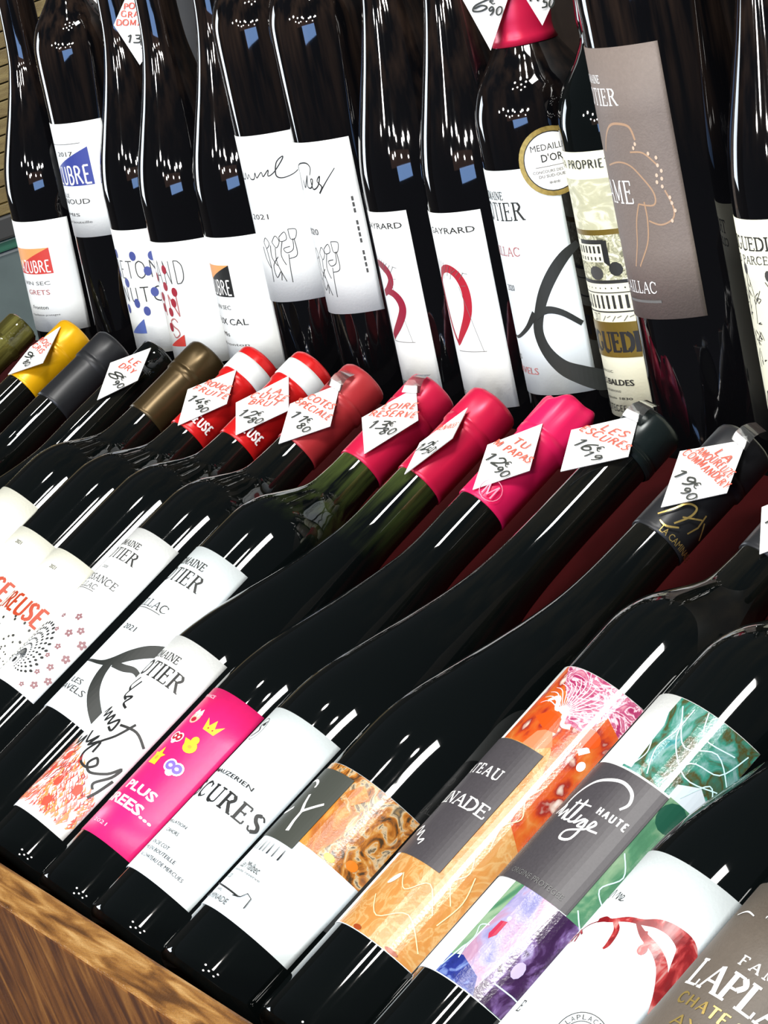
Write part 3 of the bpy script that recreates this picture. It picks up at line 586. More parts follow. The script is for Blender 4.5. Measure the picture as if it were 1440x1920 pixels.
P = Print(); P.rect(-46, 19.8, 92, 159.5, box_grey); P.serif('CHATEAU', -31, 10.5, 139.2, 144.3, whitei, thick=.15, thin=.09, gap=.25); P.serif('LAMINADE', -38, 18.5, 121.5, 127.5, whitei, thick=.16, thin=.08, gap=.06)
P.line([(-14, 104, .6), (-9, 107, .9), (-8, 102, .9), (-5, 105, .8), (-4, 100, .9), (0, 101, .9), (-1, 98, .8)], .8, whitei, True); P.build('lettering', L, R=R, lift=.66)
r, pf, H, R = F(14, 'B', GB, 'round-shouldered bottle with teal green and violet painted label, dark box with white script'); c = capsule(pf, H, 300, c_black, r)
L = label_patch(R, -46, 47, 56.4, 208.5, white, r)
tl = ramp_mat('painted_teal', [(0, (0.0124, 0.0496, 0.0372)), (.3, (0.031, 0.136, 0.093)), (.42, (0.062, 0.0558, 0.0124)), (.5, (0.031, 0.211, 0.149)), (.6, (0.186, 0.341, 0.322)), (.68, (0.031, 0.248, 0.26)), (.8, (0.0186, 0.124, 0.0744)), (1, (0.372, 0.465, 0.434))], (68, 68, 60), .18, detail=6, distort=1.4, bump=.1)
gn = ramp_mat('painted_green', [(0, (0.0124, 0.0744, 0.0372)), (.45, (0.0744, 0.211, 0.112)), (.6, (0.217, 0.341, 0.205)), (1, (0.372, 0.446, 0.341))], (80, 80, 40), .2, detail=6, distort=1.4, bump=.1)
lv = ramp_mat('painted_lavender', [(0, (0.031, 0.031, 0.155)), (.34, (0.174, 0.174, 0.384)), (.5, (0.341, 0.31, 0.484)), (.62, (0.384, 0.217, 0.322)), (1, (0.72, 0.594, 0.72))], (80, 80, 44), .2, detail=6, distort=1.2, bump=.15)
pu = ramp_mat('painted_purple', [(0, (0.0062, 0.0031, 0.0124)), (.45, (0.0372, 0.0124, 0.0558)), (.55, (0.136, 0.0744, 0.211)), (.62, (0.31, 0.26, 0.434)), (.7, (0.031, 0.0124, 0.0372)), (1, (0.062, 0.062, 0.062))], (90, 90, 60), .2, detail=5, distort=1.4, bump=.15)
bl = ramp_mat('painted_blue', [(0, (0.0031, 0.0062, 0.0372)), (.5, (0.0186, 0.031, 0.217)), (.6, (0.124, 0.186, 0.434)), (1, (0.372, 0.434, 0.558))], (143, 143, 104), .2, detail=6, distort=1.4, bump=.15)
P = Print(); P.poly([(4, 208.2), (46.8, 208.2), (46.8, 170), (4, 170)], tl); P.rect(31, 46.8, 56.6, 170, gn)
P.poly([(4, 171), (9, 171), (7, 194), (4, 200)], mat('pale_leaf', (.55, .62, .66), .25)); P.poly([(30, 170), (46, 170), (46, 176), (38, 181), (30, 176)], mat('pale_leaf', (.55, .62, .66), .25)); P.ell(37, 163, 6, 7, mat('deep_green_spot', (.012, .075, .045), .2), 14)
P.poly([(2, 105.5), (9, 105.5), (6, 80), (3.5, 56.8), (1.5, 56.8)], gn); P.poly([(8, 105.5), (27, 105.5), (30, 80), (27, 56.8), (5.5, 56.8), (7, 84)], lv); P.poly([(27, 105), (46.8, 105), (46.8, 56.8), (22, 56.8), (25, 80)], pu); P.poly([(1.5, 66), (8, 68), (20, 64), (24, 56.8), (1.5, 56.8)], bl)
P.poly([(11, 88), (14, 89), (14, 82), (12, 79), (10.5, 81)], mat('crimson_spot', (.42, .02, .06), .2)); P.ell(13.5, 90.5, .9, 1, wp)
ln = mat('pale_cyan_line', (.55, .80, .80), .25)
for pts in ([(8, 205), (14, 196), (12, 184), (17, 172)], [(12, 200), (22, 190), (34, 196), (46, 188)], [(20, 208), (26, 198), (40, 200)], [(24, 172), (28, 186), (40, 190), (44, 204)], [(6, 188), (10, 180), (8, 172)], [(34, 172), (40, 184), (46, 178)], [(32, 140), (38, 132), (34, 122), (42, 116)], [(33, 110), (40, 104), (44, 110)], [(14, 206), (16, 192), (30, 180), (44, 184)], [(3, 64), (6, 76), (4, 82), (8, 84)], [(2, 60), (5, 72), (7, 66)]): P.line([(a, b, .55) for a, b in pts], .5, ln, True)
P.ell(31, 76, 2.4, 4, mat('lilac_spot', (.45, .38, .68), .2), 10); P.line([(27, 66, .6), (36, 66.5, .6), (44, 66, .6)], .6, ln); P.build('painting', L, R=R)
P = Print(); P.rect(-9, 31, 105.3, 169, box_grey); P.rect(-46, -8.9, 105.3, 169, box_grey)
sc = 1.25
P.line([(-9, 140, 1), (-8.6, 150, sc), (-3, 158, sc), (5, 162, 1.5), (12, 163.5, 1.5), (18, 161.5, 1.5), (20.3, 157, 1.3), (18.6, 153, 1)], sc, whitei, True)
P.line([(-12, 140, .8), (-8, 145, 1), (-7, 139, 1), (-4, 143, 1), (-3, 138, 1), (-1, 149, 1.2), (-2, 139, 1.1), (2, 140, .9), (3, 150, 1.2), (1.5, 139, 1.1), (5, 139, .9), (6, 143, 1.1), (5.5, 138.5, 1), (9, 142, 1), (11, 139, 1), (8, 138, 1), (10.5, 142, 1.1), (10, 132, 1.2), (5, 130, 1.2), (5, 134, .9), (12, 138, .9), (15, 142, 1.1), (13.5, 143, .9), (13, 139, 1), (18, 139.5, .9)], 1, whitei, True)
P.line([(-3, 147, .7), (7, 148, .7)], .8, whitei)
P.serif('HAUTE', 11, 26.5, 146.5, 149.8, whitei, serifs=False, thick=.2, thin=.18, gap=.35); P.text('ORIGINE PROTEGEE', -6, 25.5, 108.5, 111, lgrey); P.build('lettering', L, R=R, lift=.66)
r, pf, H, R = F(15, 'G', GB, 'large white-labelled bottle with a splash of red wine, in front of the grey-brown label'); c = capsule(pf, H, 300, c_black, r)
L = label_patch(R, -50, 39.1, 12, 140.8, iceb, r)
sp = ramp_mat('painted_wine_splash', [(0, (0.0744, 0.0031, 0.0062)), (.42, (0.217, 0.0062, 0.0093)), (.55, (0.409, 0.0372, 0.0372)), (.66, (0.527, 0.26, 0.236)), (.75, (0.31, 0.0124, 0.0124)), (1, (0.434, 0.062, 0.062))], (140, 140, 100), .3, detail=4, distort=1.5)
P = Print()
P.line([(-6.5, 104.5, 2.2), (-3, 106, 2.8), (1, 106.5, 1.8), (8, 110, 2.4), (14, 112, 2.6), (20, 115, 4), (27, 116, 5.5), (34, 114, 8), (38, 106, 9), (42, 94, 8)], 3, sp, True)
P.line([(12, 111, 1.2), (18, 108, 3), (26, 106, 4), (32, 102, 4.5), (37, 94, 4), (40, 86, 3)], 3, sp, True)
P.line([(3, 107, 2), (7, 104, 2.6), (8.5, 98, 2.2), (8, 95, 1)], 2, sp, True); P.line([(18, 110, 1), (21, 105, 1)], 1, sp); P.ell(21.5, 103.2, 1.9, 2.4, sp, 12)
P.line([(-6, 104, .5), (-12, 101, .5), (-17, 96, .6)], .5, sp, True)
for pts in ([(-17, 97), (-15, 93)], [(-14, 98), (-17, 92)], [(-13, 97), (-11, 93)], [(-18, 96), (-20, 92)], [(-15, 99), (-10, 97)]): P.line([(a, b, 1) for a, b in pts], 1, sp)
P.build('wine_splash', L, R=R)
P = Print(); P.line([(-10, 117, .4), (-8, 119, .5), (-7.5, 115.5, .5), (-6, 118.5, .5), (-5, 115.5, .5), (-3, 117.5, .5), (-4.5, 118, .4), (-4, 115.5, .5), (-1.5, 116, .4)], .5, ink, True)
P.line([(-30, 117, .5), (-22, 121, .6), (-18, 116, .5), (-14, 120, .5), (-12, 116, .5)], .5, ink, True)
P.serif('E', -10, -7, 58, 63, mgrey, thick=.1, thin=.08)
cx_, cy_ = 26, 62
P.line([(cx_+10.5*math.cos(k*math.pi/18), cy_+10.5*math.sin(k*math.pi/18)) for k in range(37)], .35, dgrey); P.line([(cx_+7*math.cos(k*math.pi/18), cy_+7*math.sin(k*math.pi/18)) for k in range(37)], .3, dgrey)
for k, ch in enumerate('LAPLACE VIGNERON'):
    an = math.radians(165-k*15); ss, tt = cx_+8.6*math.cos(an), cy_+8.6*math.sin(an)
    if ch == ' ': continue
    V, Fc = sans(ch); ca, sa = math.cos(an-math.pi/2), math.sin(an-math.pi/2)
    P.items.append(([(ss+(v[0]-.5)*1.5*ca-(v[1]-.5)*2*sa, tt+(v[0]-.5)*1.5*sa+(v[1]-.5)*2*ca) for v in V], Fc, P.mi(dgrey)))
P.build('lettering', L, R=R)
r, pf, H, R = F(16, 'B', GB, 'bottle at the lower right corner with grey-brown label and white serif lettering'); c = capsule(pf, H, 300, c_black, r)
L = label_patch(R, -50, 60, 30, 142, brownp, r)
P = Print(); P.serif('FAMILLE', 7, 44, 108.4, 112.2, whitei, thick=.16, thin=.09, gap=.35); P.serif('LAPLACE', -10.5, 56, 94, 105, whitei, thick=.16, thin=.07, gap=.06)
P.serif('CHATEAU', -5.8, 32, 85.8, 90.4, gold, thick=.18, thin=.1, serifs=False, gap=.12); P.text('AYDIE', 0, 28, 77, 82, gold)
P.line([(-15, 126, .4), (-9, 128, .7), (-3, 127, .5)], .5, whitei, True); P.text("'' 1961 ''", 3, 24, 126, 129, whitei); P.build('lettering', L, R=R)

# ------------------------------------------------------------------ back row
def Bk(i, kind, H, label, d=0, gl=None, nk=14.0, k=1):
    B, a, R = BACK[i]; root, pf = bottle(frame(B, a), H, R, kind, gl or GR, label, d=d, nk=nk, k=k, group=BG); return root, pf, R
def sq_label(P, s0, s1, t0, t1, m1, m2, word, curve=True):
    """square logo: coloured corner above a curved diagonal, white word"""
    n = 8; cur = [(s0+(s1-s0)*i/n, t0+(t1-t0)*(.12+.88*(i/n)**.75)) for i in range(n+1)]
    if m1: P.poly([(s0, t1)]+cur[:n+1], m1)
    P.poly([(s0, t0), (s1, t0)]+cur[::-1], m2)
    P.serif(word, s0+(s1-s0)*.08, s1-1.5, t0+1.5, t0+(t1-t0)*.52, whitei, serifs=False, thick=.12, thin=.11, gap=.1)
orl = mat('orange_logo_ink', (.80, .36, .12), .45); rdl = mat('red_logo_ink', (.60, .05, .04), .45); navy = mat('blue_logo_ink', (.04, .06, .30), .45)
r, pf, R = Bk(1, 'G', 364, 'leftmost standing bottle with white label and orange red square logo', d=-12)
L = label_patch(R, -50, 52, 25, 116, white, r)
P = Print(); sq_label(P, -10, 32, 73, 94, orl, rdl, 'AZUBRE'); P.text('VIN SEC', -6, 27, 64, 67, lgrey); P.text('GRETS', -2, 25, 56, 60, mat('faded_red', (.45, .15, .15), .5)); P.text('Fronton', 0, 20, 44, 47, mgrey); P.text('Appellation protegee', -4, 30, 38, 40, lgrey); P.build('lettering', L, R=R)
r, pf, R = Bk(2, 'B', 364, 'standing bottle with high white label and navy triangle logo', d=14)
L = label_patch(R, -46, 46, 107, 195, white, r)
P = Print(); sq_label(P, -24, 31, 147, 176, None, navy, 'AZUBRE'); P.line([(-12, 179), (26, 179.5)], .4, mgrey); P.text('2017', -2, 17, 170, 173.5, mgrey)
P.text('LE', -6, 2, 138, 141, lgrey); P.text('RENOUD', -20, 24, 133, 137, mgrey); P.text('MIS', -8, 11, 123.5, 126, mgrey); P.text('en bouteille', -10, 22, 118, 120, lgrey); P.build('lettering', L, R=R)
dots_b = mat('blue_dot_ink', (.06, .08, .28), .45); dots_r = mat('dark_red_dot_ink', (.33, .02, .04), .45)
r, pf, R = Bk(3, 'G', 364, 'standing bottle with white label scattered with blue dots, left neighbour of the red-dotted one')
L = label_patch(R, -48, 44, 22, 115.5, white, r)
P = Print(); P.serif('BRETON', -26, 38, 79, 92, mgrey, serifs=False, thick=.06, thin=.05, gap=.2); P.serif('MINUTO', -30, 38, 61, 72, dgrey, serifs=False, thick=.07, thin=.06, gap=.2)
for s, t in [(-8, 97), (16, 96), (27, 84), (29, 68), (2, 75.5), (10, 60), (-5, 55), (18.9, 54), (-13, 82), (33, 95)]: P.ell(s, t, 3.3, 3.6, dots_b, 14)
P.poly([(14, 48), (-8, 36), (14, 37)], mat('blue_triangle', (.09, .14, .42), .45)); P.build('lettering', L, R=R)
r, pf, R = Bk(4, 'G', 364, 'standing bottle with white label scattered with dark red dots, right neighbour of the blue-dotted one', d=-4)
L = label_patch(R, -48, 48, 20, 110.5, white, r)
P = Print(); P.serif('GRAND', -30, 26, 80, 97, mgrey, serifs=False, thick=.05, thin=.045, gap=.2); P.serif('VIN', -22, 16, 56, 72, mat('faded_red', (.45, .15, .15), .5), serifs=False, thick=.06, thin=.05, gap=.2); P.serif('S', 0, 12, 40, 54, mat('faded_red', (.45, .15, .15), .5), serifs=False, thick=.06, thin=.05)
for s, t in [(6.7, 90.6), (3.8, 78), (13.3, 74), (-6, 61.6), (4.3, 59), (0, 47.5), (-9, 84), (-4, 70), (10, 66)]: P.ell(s, t, 2.9, 3.4, dots_r, 14)
P.poly([(14.4, 42.4), (-8.4, 32.7), (13.5, 33.8)], rdl); P.build('lettering', L, R=R)
r, pf, R = Bk(5, 'G', 364, 'standing bottle with white label and orange and black square logo', d=6)
L = label_patch(R, -48, 48, 22, 117, white, r)
P = Print(); sq_label(P, -26, 15.5, 75, 97.5, orl, ink, 'AZUBRE'); P.text('VIN SEC', -14, 9.5, 66, 69, lgrey); P.text('DOUX CAL', -28, 23, 55, 59.5, dgrey); P.text('Mis', -10, 1, 46.5, 49.5, mgrey); P.text('Fronton', -12, 20, 40, 42, lgrey); P.build('lettering', L, R=R)
def tulips(P, ox, oy, q, m):
    for pts in ([(26, 3.5), (31.5, 2.6), (30, -3), (26.5, -3), (26, 3.5)], [(18, -1), (23, 2), (23.5, -3), (18.5, -4), (18, -1)], [(11, -4), (15, 0), (17.5, -4), (14, -8), (11, -4)], [(2, -4), (5, -1), (8, -5), (4, -8), (2, -4)], [(28, -3), (27, -10), (22, -12), (20, -9), (25, -8)], [(29, -3), (29, -14), (23, -16)], [(23, -13), (22, -22), (21.6, -32)], [(13, -8), (12, -18), (17, -31)], [(20, -4), (17, -13), (19.5, -20)], [(4, -8), (5, -20), (4, -31)], [(14, -14), (8, -20), (9, -28), (14, -24), (13, -30)], [(0, -7), (1, -15), (5, -22)], [(9, -6), (8, -14), (12, -20)]):
        P.line([(ox+a*q, oy+b*q, .55) for a, b in pts], .55, m, True)
r, pf, R = Bk(6, 'B', 364, 'standing bottle with high white label, long looping script and tulip sketch', d=22)
L = label_patch(R, -46, 46, 75, 187.5, white, r)
P = Print()
P.line([(-22, 172, .5), (-16, 175, .7), (-13, 170, .7), (-17, 163, .6), (-13, 158, .7), (-8, 163, .7), (-11, 159, .6), (-6, 159, .8), (-4, 163, .8), (-2, 159, .8), (1, 162, .7), (3, 159, .8), (7, 159, .8), (9, 163, .7), (10, 159.5, .8), (15, 163, .7), (16, 160, .8), (21, 164, .8), (20, 160, .8), (25, 162, .8), (32, 169, .9), (33, 171.5, .8), (28, 168, .9), (26, 160, 1), (30, 157.5, .8), (38, 159, .6), (44, 163, .5)], .8, ink, True)
P.text('2021', -7, 13, 131.5, 135, mgrey); P.build('lettering', L, R=R)
P = Print(); tulips(P, 0, 120, 1, dgrey); P.build('tulip_sketch', L, R=R)
r, pf, R = Bk(7, 'B', 364, 'standing bottle with high white label, short script ending in a long slash', d=22)
L = label_patch(R, -46, 40, 72, 184, white, r)
P = Print()
P.line([(-12, 166, .6), (-6, 170, .9), (4, 171, 1), (8, 168, .9), (6, 163, .7)], .9, ink, True); P.line([(-8, 168, .6), (-9, 160, .8), (-10, 153, .7)], .8, ink, True)
P.line([(-4, 160, .6), (-3, 155, .8), (1, 160, .8), (3, 163, .6), (1, 156, .8), (5, 155, .9), (8, 160, .8), (6, 160, .7), (7, 154, .9), (12, 156, .8), (15, 162, .8), (12, 159, .7), (15, 155, 1), (12, 151, 1), (18, 157, .7), (27, 166, .5)], .8, ink, True)
P.text('2020', -18, 2, 124, 128, mgrey); P.build('lettering', L, R=R)
P = Print(); tulips(P, -14, 116, 1.02, dgrey); P.build('tulip_sketch', L, R=R)
P = Print()
for k in range(13):
    if k in (4, 9): continue
    P.rect(33.6, 35, 97+k*3.9, 97+k*3.9+2.8, mgrey)
P.build('edge_lettering', L, R=R)
for i, ch, cm, lab in ((8, 'B', wine, 'standing bottle whose white label shows a wine red letter B'), (9, 'D', mat('bright_letter_red', (.42, .012, .03), .45), 'standing bottle whose white label shows a bold red bow-shaped letter D')):
    r, pf, R = Bk(i, 'G', 364, lab, d=30)
    L = label_patch(R, -50, 26.7 if i == 8 else 33.4, 25, 142 if i == 8 else 144, white, r)
    P = Print(); s_ = -6 if i == 8 else 0
    P.text('DOMAINE GAYRARD', -58+s_, 28+s_, 131.4, 135.2, dgrey, .012); P.text('COSTE BRAS', -38+s_, 13+s_, 31, 34.5, mgrey)
    P.line([(2+s_, 60), (18+s_, 60), (8+s_, 100), (14+s_, 100)], .35, lgrey); P.line([(-6+s_, 60), (20+s_, 60)], .35, lgrey)
    for k in range(10): P.line([(-14+s_+k*3, 108-2*(k % 3)), (-10+s_+k*3, 116-k)], .3, lgrey)
    P.build('lettering', L, R=R)
    P = Print()
    if i == 8:
        P.line([(-24, 106, 3), (-16, 109, 4), (-6, 108, 5.5), (1, 104, 6), (2, 98, 6), (-4, 93, 5), (-12, 90, 4)], 5, cm, True); P.line([(-8, 92, 3), (2, 91, 5), (8, 86, 6.5), (8, 79, 6.5), (0, 70, 6), (-12, 62, 4)], 5, cm, True); P.line([(-22, 108, 3), (-20, 90, 4), (-20, 66, 3)], 4, cm, True)
    else:
        P.line([(-16, 100, 2), (-9, 108, 4), (0, 110.5, 5), (8, 107, 6), (12.5, 99, 6.5), (12.5, 88, 6.5), (8, 78, 6), (-2, 67, 4), (-6, 64, 2.5)], 5, cm, True); P.line([(-15, 104, 2.5), (-14, 90, 3), (-10, 74, 2.5), (-5, 65, 2)], 3, cm, True)
    P.build('big_letter', L, R=R)
r, pf, R = Bk(10, 'B', 322, 'short-necked standing bottle with crimson capsule, gold medal sticker and black curl emblem on white label', d=-38, nk=16)
c = capsule(pf, 322, 236, c_mag, r)
L = label_patch(R, -46, 42, 40, 170.5, iceb, r)
P = Print(); P.serif('ROTIER', -26, 18.5, 142, 152, dgrey, thick=.11, thin=.05); P.serif('DOMAINE', -19, 5.5, 154, 158.5, dgrey, thick=.12, thin=.06); P.serif('GAILLAC', -26, 11, 121.5, 126.5, mat('faded_red', (.45, .15, .15), .5), thick=.1, thin=.05)
P.text('2020', -10, -.5, 101, 104.5, mgrey); P.text('LES', -22, -10, 60, 63, mgrey); P.text('GRAVELS', -28, 7, 52, 56, mat('faded_red', (.45, .15, .15), .5)); P.build('lettering', L, R=R)
P = Print()
P.line([(46, 124, 4), (38, 119, 6), (30, 111, 7), (22, 100, 7), (16, 88, 6.5), (13, 77, 7), (16, 66, 7.5), (24, 56, 9), (34, 50, 11), (44, 45, 12), (50, 42, 8)], 6, emb, True); P.line([(-17, 74, .6), (-12, 73, 1.6), (-4, 75, 2.2), (5, 80, 3), (13, 88, 4.5)], 3, emb, True); P.line([(13, 86, 4), (21, 89.5, 4.4), (30, 87, 3.6), (40, 79, 3)], 4, emb, True)
P.build('emblem', L, R=R)
md = Print(); cs, ct = 41, 172
md.ell(cs, ct, 19, 19.5, mat('medal_gold', (.42, .30, .08), .35, metal=.5, var=.5, vscale=500), 36); md.ell(cs, ct, 16.2, 16.8, ink, 36); md.ell(cs, ct, 15.6, 16.2, whitei, 36)
md.text('MEDAILLE', cs-11, cs+9, ct+6.5, ct+10, dgrey); md.text("D'OR", cs-6, cs+6, ct, ct+4.5, ink, .01); md.line([(cs-10, ct-2.5), (cs+10, ct-2.5)], .3, mgrey); md.text('CONCOURS DES VINS', cs-12, cs+10, ct-6, ct-4.4, mgrey); md.text('DU SUD-OUEST', cs-9, cs+8, ct-8.6, ct-7, ink); md.text('***', cs-4, cs+2, ct-12.5, ct-10.8, dgrey)
md.build('medal_sticker', r, R=R, lift=.75)
r, pf, R = Bk(11, 'B', 324, 'short standing bottle with tall cream engraved label and olive gold name band', d=-42, nk=16, gl=GG)
capsule(pf, 324, 262, mat('olive_black_capsule', (.03, .03, .02), .3), r)
L = label_patch(R, -48, 33.5, 31, 180, cream, r)
eng = ramp_mat('engraving_print', [(0, (.10, .10, .05)), (.42, (.22, .22, .13)), (.47, (.70, .70, .48)), (.53, (.30, .30, .18)), (.58, (.80, .80, .6)), (1, (.82, .82, .62))], (110, 110, 170), .5, detail=8, distort=1.5)
sky_e = ramp_mat('engraved_sky_print', [(0, (.38, .38, .24)), (.5, (.55, .55, .37)), (.62, (.80, .80, .60)), (1, (.84, .84, .64))], (50, 50, 110), .5, detail=6, distort=2)
P = Print(); P.rect(-48, 30.5, 134, 165, sky_e); P.rect(-48, 30.5, 108, 134, eng); P.rect(-48, 28, 134, 137, olivegold)
P.rect(-18, 10, 119, 131, mat('cream_print', (.84, .84, .64), .5)); P.rect(-10, 12, 129, 131.5, dgrey)
for k in range(7): P.rect(-16+k*3.8, -14.2+k*3.8, 124, 128, dgrey); P.rect(-16+k*3.8, -14.6+k*3.8, 120, 122, dgrey)
P.poly([(10, 131), (14, 131), (14, 116), (10, 119)], ink); P.ell(17, 115, 4.5, 4, dgrey, 10); P.ell(2, 113, 6, 4, mgrey, 10); P.rect(-48, 30, 107, 109, dgrey)
P.rect(-48, 30, 95, 107, mat('cream_print', (.84, .84, .64), .5)); P.rect(-48, 30, 101.6, 102.2, dgrey); P.rect(-48, 30, 90.8, 91.6, dgrey)
for k in range(11): P.rect(-20+k*4.4, -18.2+k*4.4, 93, 100.5, dgrey); P.ell(-19+k*4.4, 104.5, .5, .5, dgrey, 6)
for k in range(8): P.line([(0+k*4, 86+(k % 2)*2), (3+k*4, 89)], .4, lgrey)
P.build('engraving', L, R=R)
P = Print(); P.rect(-48, 33.2, 65.5, 85.5, olivegold); P.serif('TRIGUEDIN', -33, 32.6, 69, 79.5, ink, thick=.2, thin=.09, gap=.05)
P.serif('SIXTA PROPRIETE', -28, 30, 171, 175.5, dgrey, thick=.14, thin=.1, serifs=False); P.text('2017', -9, -2, 86, 90.5, mgrey)
P.text('JEAN LUC', -16, 0, 56, 58, dgrey); P.text('ET S.BALDES', -22, 15, 49.5, 53, ink, .015); P.text('VIGNERONS', -14, 4, 45.5, 46.7, mgrey); P.text('depuis 1830', -16, 12, 41, 42.8, dgrey); P.serif('PROTEGEE - CAHORS', -22, 36, 34.5, 38, dgrey, serifs=False, thick=.12, thin=.09)
P.build('lettering', L, R=R, lift=.66)
r, pf, R = Bk(12, 'B', 430, 'tall magnum with long taupe label, dotted copper line drawing', d=40, nk=17)
L = label_patch(R, -56, 37.7, 98, 240, taupe, r)
P = Print(); P.serif('ROTIER', -32, 8, 210.5, 219, whitei, thick=.11, thin=.05); P.serif('DOMAINE', -26, -4, 222, 226, whitei, thick=.13, thin=.07); P.serif('AME', -22, 7, 159.5, 171, whitei, thick=.1, thin=.05); P.serif('GAILLAC', -22, 11.8, 112, 118, whitei, thick=.1, thin=.06); P.rect(-18, 13.5, 106.8, 108.2, lgrey); P.build('lettering', L, R=R)
cop = mat('copper_line_ink', (.42, .27, .17), .45); P = Print()
P.line([(-14, 186, 1), (-8, 195, 1.2), (-2, 200, 1.3), (5, 201, 1.3), (13, 199, 1.3), (15.5, 192, 1.1)], 1.2, cop, True)
for pts in ([(-12, 179), (0, 181), (9, 179), (16, 172), (21, 164), (19.7, 158), (10, 159)], [(10, 159), (6, 150), (3, 138), (-2, 126)], [(14, 160), (14, 150), (11, 138), (2, 126)], [(10.7, 186), (19, 185), (26, 178)], [(15, 150), (22, 147.5), (29, 150), (30.3, 156), (27.4, 165)]): P.line([(a, b, .9) for a, b in pts], .9, cop, True)
for a, b in [(15, 190), (13.5, 188), (26, 178), (27.5, 175), (24.5, 173), (27, 171), (24, 169.5), (26.5, 167), (30, 158), (31, 154), (28.5, 149), (26, 182), (22, 184.5), (29.5, 161)]: P.ell(a, b, .8, 1.1, mat('pale_copper_dot', (.62, .48, .36), .45), 8)
P.build('line_drawing', L, R=R)
r, pf, R = Bk(13, 'G', 364, 'standing bottle at the right edge with cream engraved label showing sketched figures', d=34)
L = label_patch(R, -50, 48, 24, 150.5, cream, r)
P = Print(); P.serif('TRIGUEDINA', -34, 26, 135, 141.5, dgrey, thick=.14, thin=.08, gap=.06); P.serif('CLOS PARCELLES', -34, 26, 128, 132, mgrey, thick=.12, thin=.08); P.serif('MALBEC', -28, 26, 54, 62, dgrey, thick=.12, thin=.06, serifs=False); P.build('lettering', L, R=R)
P = Print()
for ox, oy in ((-12, 125), (8, 122), (24, 118)):
    P.ell(ox, oy, 2.4, 3, mgrey, 10); P.line([(ox, oy-2, .8), (ox-2, oy-12, 1), (ox-4, oy-24, .8)], .8, dgrey, True); P.line([(ox+1, oy-2), (ox+5, oy-14), (ox+3, oy-28)], .6, dgrey, True)
    for k in range(26): s, t = ox+random.uniform(-7, 9), oy-random.uniform(8, 52); P.line([(s, t), (s+random.uniform(-3, 3), t+random.uniform(-3, 5)), (s+random.uniform(-2, 4), t+random.uniform(-2, 6))], .5, random.choice([dgrey, mgrey]), True)
P.build('figure_sketch', L, R=R)

# ------------------------------------------------------------------ price tags
card = mat('white_price_card', (.88, .88, .85), .45); tred = mat('red_pen', (.72, .09, .05), .5); tink = mat('black_pen', (.02, .025, .02), .5); clipm = mat('clear_plastic', (.8, .82, .78), .08, trans=.92)
TG = {'F1': (['ROSE', 'GRIS'], '9,80', 'on the yellow capsule'), 'F3': (['LE', 'DRY'], '8,90', 'beside the bare green glass top'), 'F5': (['ROUGE', 'FRUITE'], '14,90', 'left of the two red capsules'), 'F6': (['LA', 'CUVEE', 'BRUT'], '12,80', 'between the two red, white-banded capsules'),
      'F7': (['COTES', 'SPECIALE'], '11,80', 'on the brick red capsule'), 'F8': (['LOIRE', 'RESERVE'], '13,80', 'on the first crimson capsule right of the brick red one'), 'F9': (['RENAISS', ''], '12,50', 'turned nearly edge-on before a crimson capsule'), 'F10': (['TU', 'M PAPAS'], '12,90', 'on the hot pink capsule'),
      'F11': (['LES', 'ESCURES'], '16,19', 'next to the short dark teal capsule'), 'F12': (['LA', 'AMOUREUZE', 'COMMANDERY'], '19,90', 'above the gold emblem on the black capsule'), 'F13': (['LE', 'PRESTIGE'], '15,50', 'cut by the right frame edge'),
      'U2': (['LE', 'RENOUD'], '15,50', 'at the top left, mostly above the frame'), 'U3': (['POUR', 'GRAND', 'DOMAINE'], '13,90', 'at the top, pointed tip down between standing bottles'), 'U10': (['LES', 'GRAVELS'], '6,90', 'hanging before the crimson capsule of the medal bottle'), 'U11': (['', 'CLOS'], '17,50', 'grey in shade beside the crimson capsule at the top')}
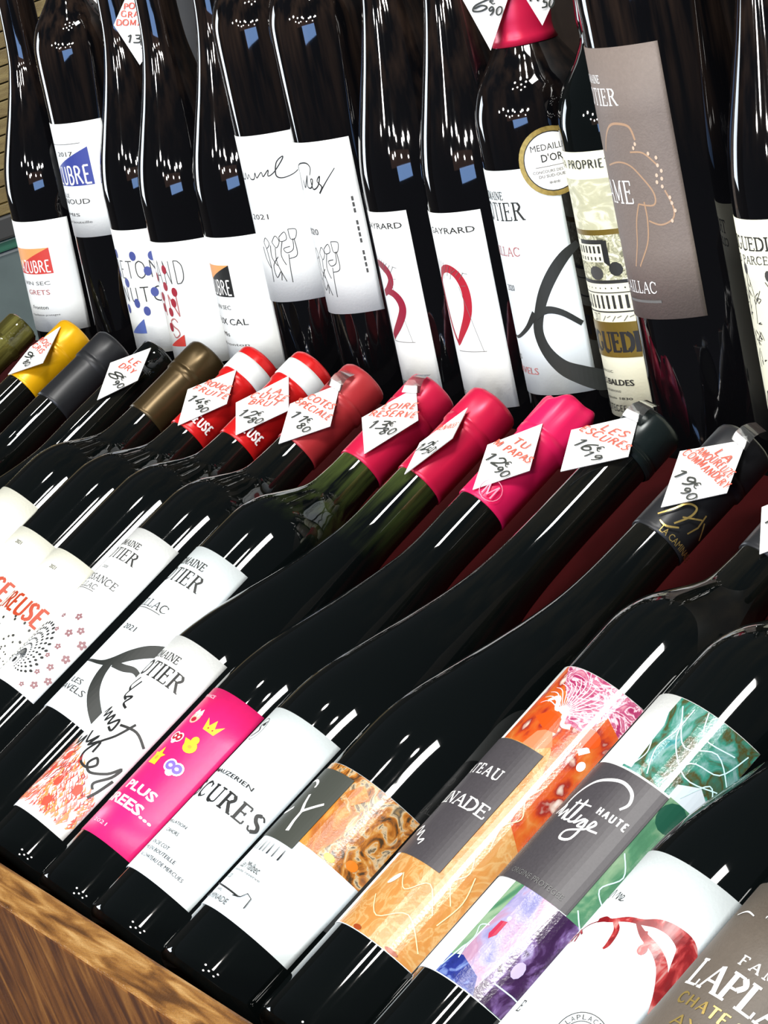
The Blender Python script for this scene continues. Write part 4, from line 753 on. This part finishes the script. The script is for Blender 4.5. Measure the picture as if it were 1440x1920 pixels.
for key, (words, price, where) in TG.items():
    q = [Vector(v)*S for v in TAGS[key]]; c = sum(q, Vector())/4
    if key == 'U2': q = [v+Vector((-.012, 0, 0)) for v in q]; c = sum(q, Vector())/4
    v_ = (q[0]-q[2]); u_ = (q[3]-q[1]); hv = v_.length/2; hu = u_.length/2; v_.normalize(); u_.normalize()
    n_ = u_.cross(v_).normalized()
    if n_.dot(Vector(CAM_LOC)*S-c) < 0: n_ = -n_
    root = bpy.data.objects.new('price_tag', None); COL.objects.link(root); root.location = c; tag(root, 'white diamond price card %s' % where + (', marked '+price if key in ('U3', 'F10', 'F11', 'F12') else ''), 'price tag', 'price cards on the bottle necks')
    bm = bmesh.new(); N = 6; tv = {}
    def pos(a, b, off=0):     # bilinear in the card, slight curl
        p = (q[0]*(1-a)*(1-b)+q[1]*a*(1-b)+q[3]*(1-a)*b+q[2]*a*b)-c
        return p+n_*(off+.0008*math.sin(math.pi*a)*math.sin(math.pi*b))
    for s_ in (0, 1):
        for i in range(N+1):
            for j in range(N+1): tv[s_, i, j] = bm.verts.new(pos(i/N, j/N, -.0005*s_))
    for i in range(N):
        for j in range(N):
            bm.faces.new((tv[0, i, j], tv[0, i+1, j], tv[0, i+1, j+1], tv[0, i, j+1])); bm.faces.new((tv[1, i, j], tv[1, i, j+1], tv[1, i+1, j+1], tv[1, i+1, j]))
    for i in range(N):
        for (a, b, c1, d1) in ((i, 0, i+1, 0), (i, N, i+1, N), (0, i, 0, i+1), (N, i, N, i+1)): bm.faces.new((tv[0, a, b], tv[0, c1, d1], tv[1, c1, d1], tv[1, a, b]))
    bmesh.ops.recalc_face_normals(bm, faces=bm.faces[:]); link('card', bm, card, root, False)
    # handwriting: u across, v up, mm
    sw = 1 if (u_.cross(v_)).dot(n_) > 0 else -1
    P = Print(); W = hu*1000; Hh = hv*1000
    k = len(words)
    rows = [(Hh*(.36-.24*i), words[i]) for i in range(k)] if k < 3 else [(Hh*(.46-.2*i), words[i]) for i in range(k)]
    for t, wd in rows:
        if not wd: continue
        half = min(max(3, (1-(abs(t)+1.5)/Hh)*W), len(wd)*2.4)
        P.serif(wd, -half, half, t-1.9, t+2.4, tred, serifs=False, thick=.14, thin=.12, slant=.15, jit=.12, gap=.1, rise=.8)
    t = -Hh*(.26 if k < 3 else .38); half = min((1-abs(t)/Hh)*W*.98, 10)
    a_, b_ = price.split(',')
    P.serif(a_, -half, half*.1, t-1.5, t+4.4, tink, serifs=False, thick=.13, thin=.11, slant=.2, gap=.12, jit=.06); P.serif('€', half*.2, half*.6, t+1.2, t+4.6, tink, serifs=False, thick=.13, thin=.11)
    P.serif(b_, half*.0, half*.85, t-5, t-.4, tink, serifs=False, thick=.14, thin=.12, slant=.2, gap=.15, jit=.06)
    def xf(s, t, d):
        s *= sw
        # parallelogram skew keeps the writing on the card
        return u_*(s*S)+v_*(t*S)+n_*(.0011+.0003*(d-.34))
    P.build('handwriting', root, xf=xf)
    if key in ('F7', 'F11', 'F12', 'F8'):
        bm = bmesh.new(); p0 = q[0]-c
        for i in range(5):
            a = i/4; bp = p0-v_*.005*(1-a)+v_*.009*a+n_*(.0035*math.sin(math.pi*a)+.001)
            for s_ in (-1, 1): bm.verts.new(bp+u_*(.0055*s_*(1-.3*a))); 
        bm.verts.ensure_lookup_table()
        for i in range(4): bm.faces.new((bm.verts[2*i], bm.verts[2*i+1], bm.verts[2*i+3], bm.verts[2*i+2]))
        bmesh.ops.solidify(bm, geom=bm.faces[:], thickness=.0004); link('plastic_clip', bm, clipm, root, True)
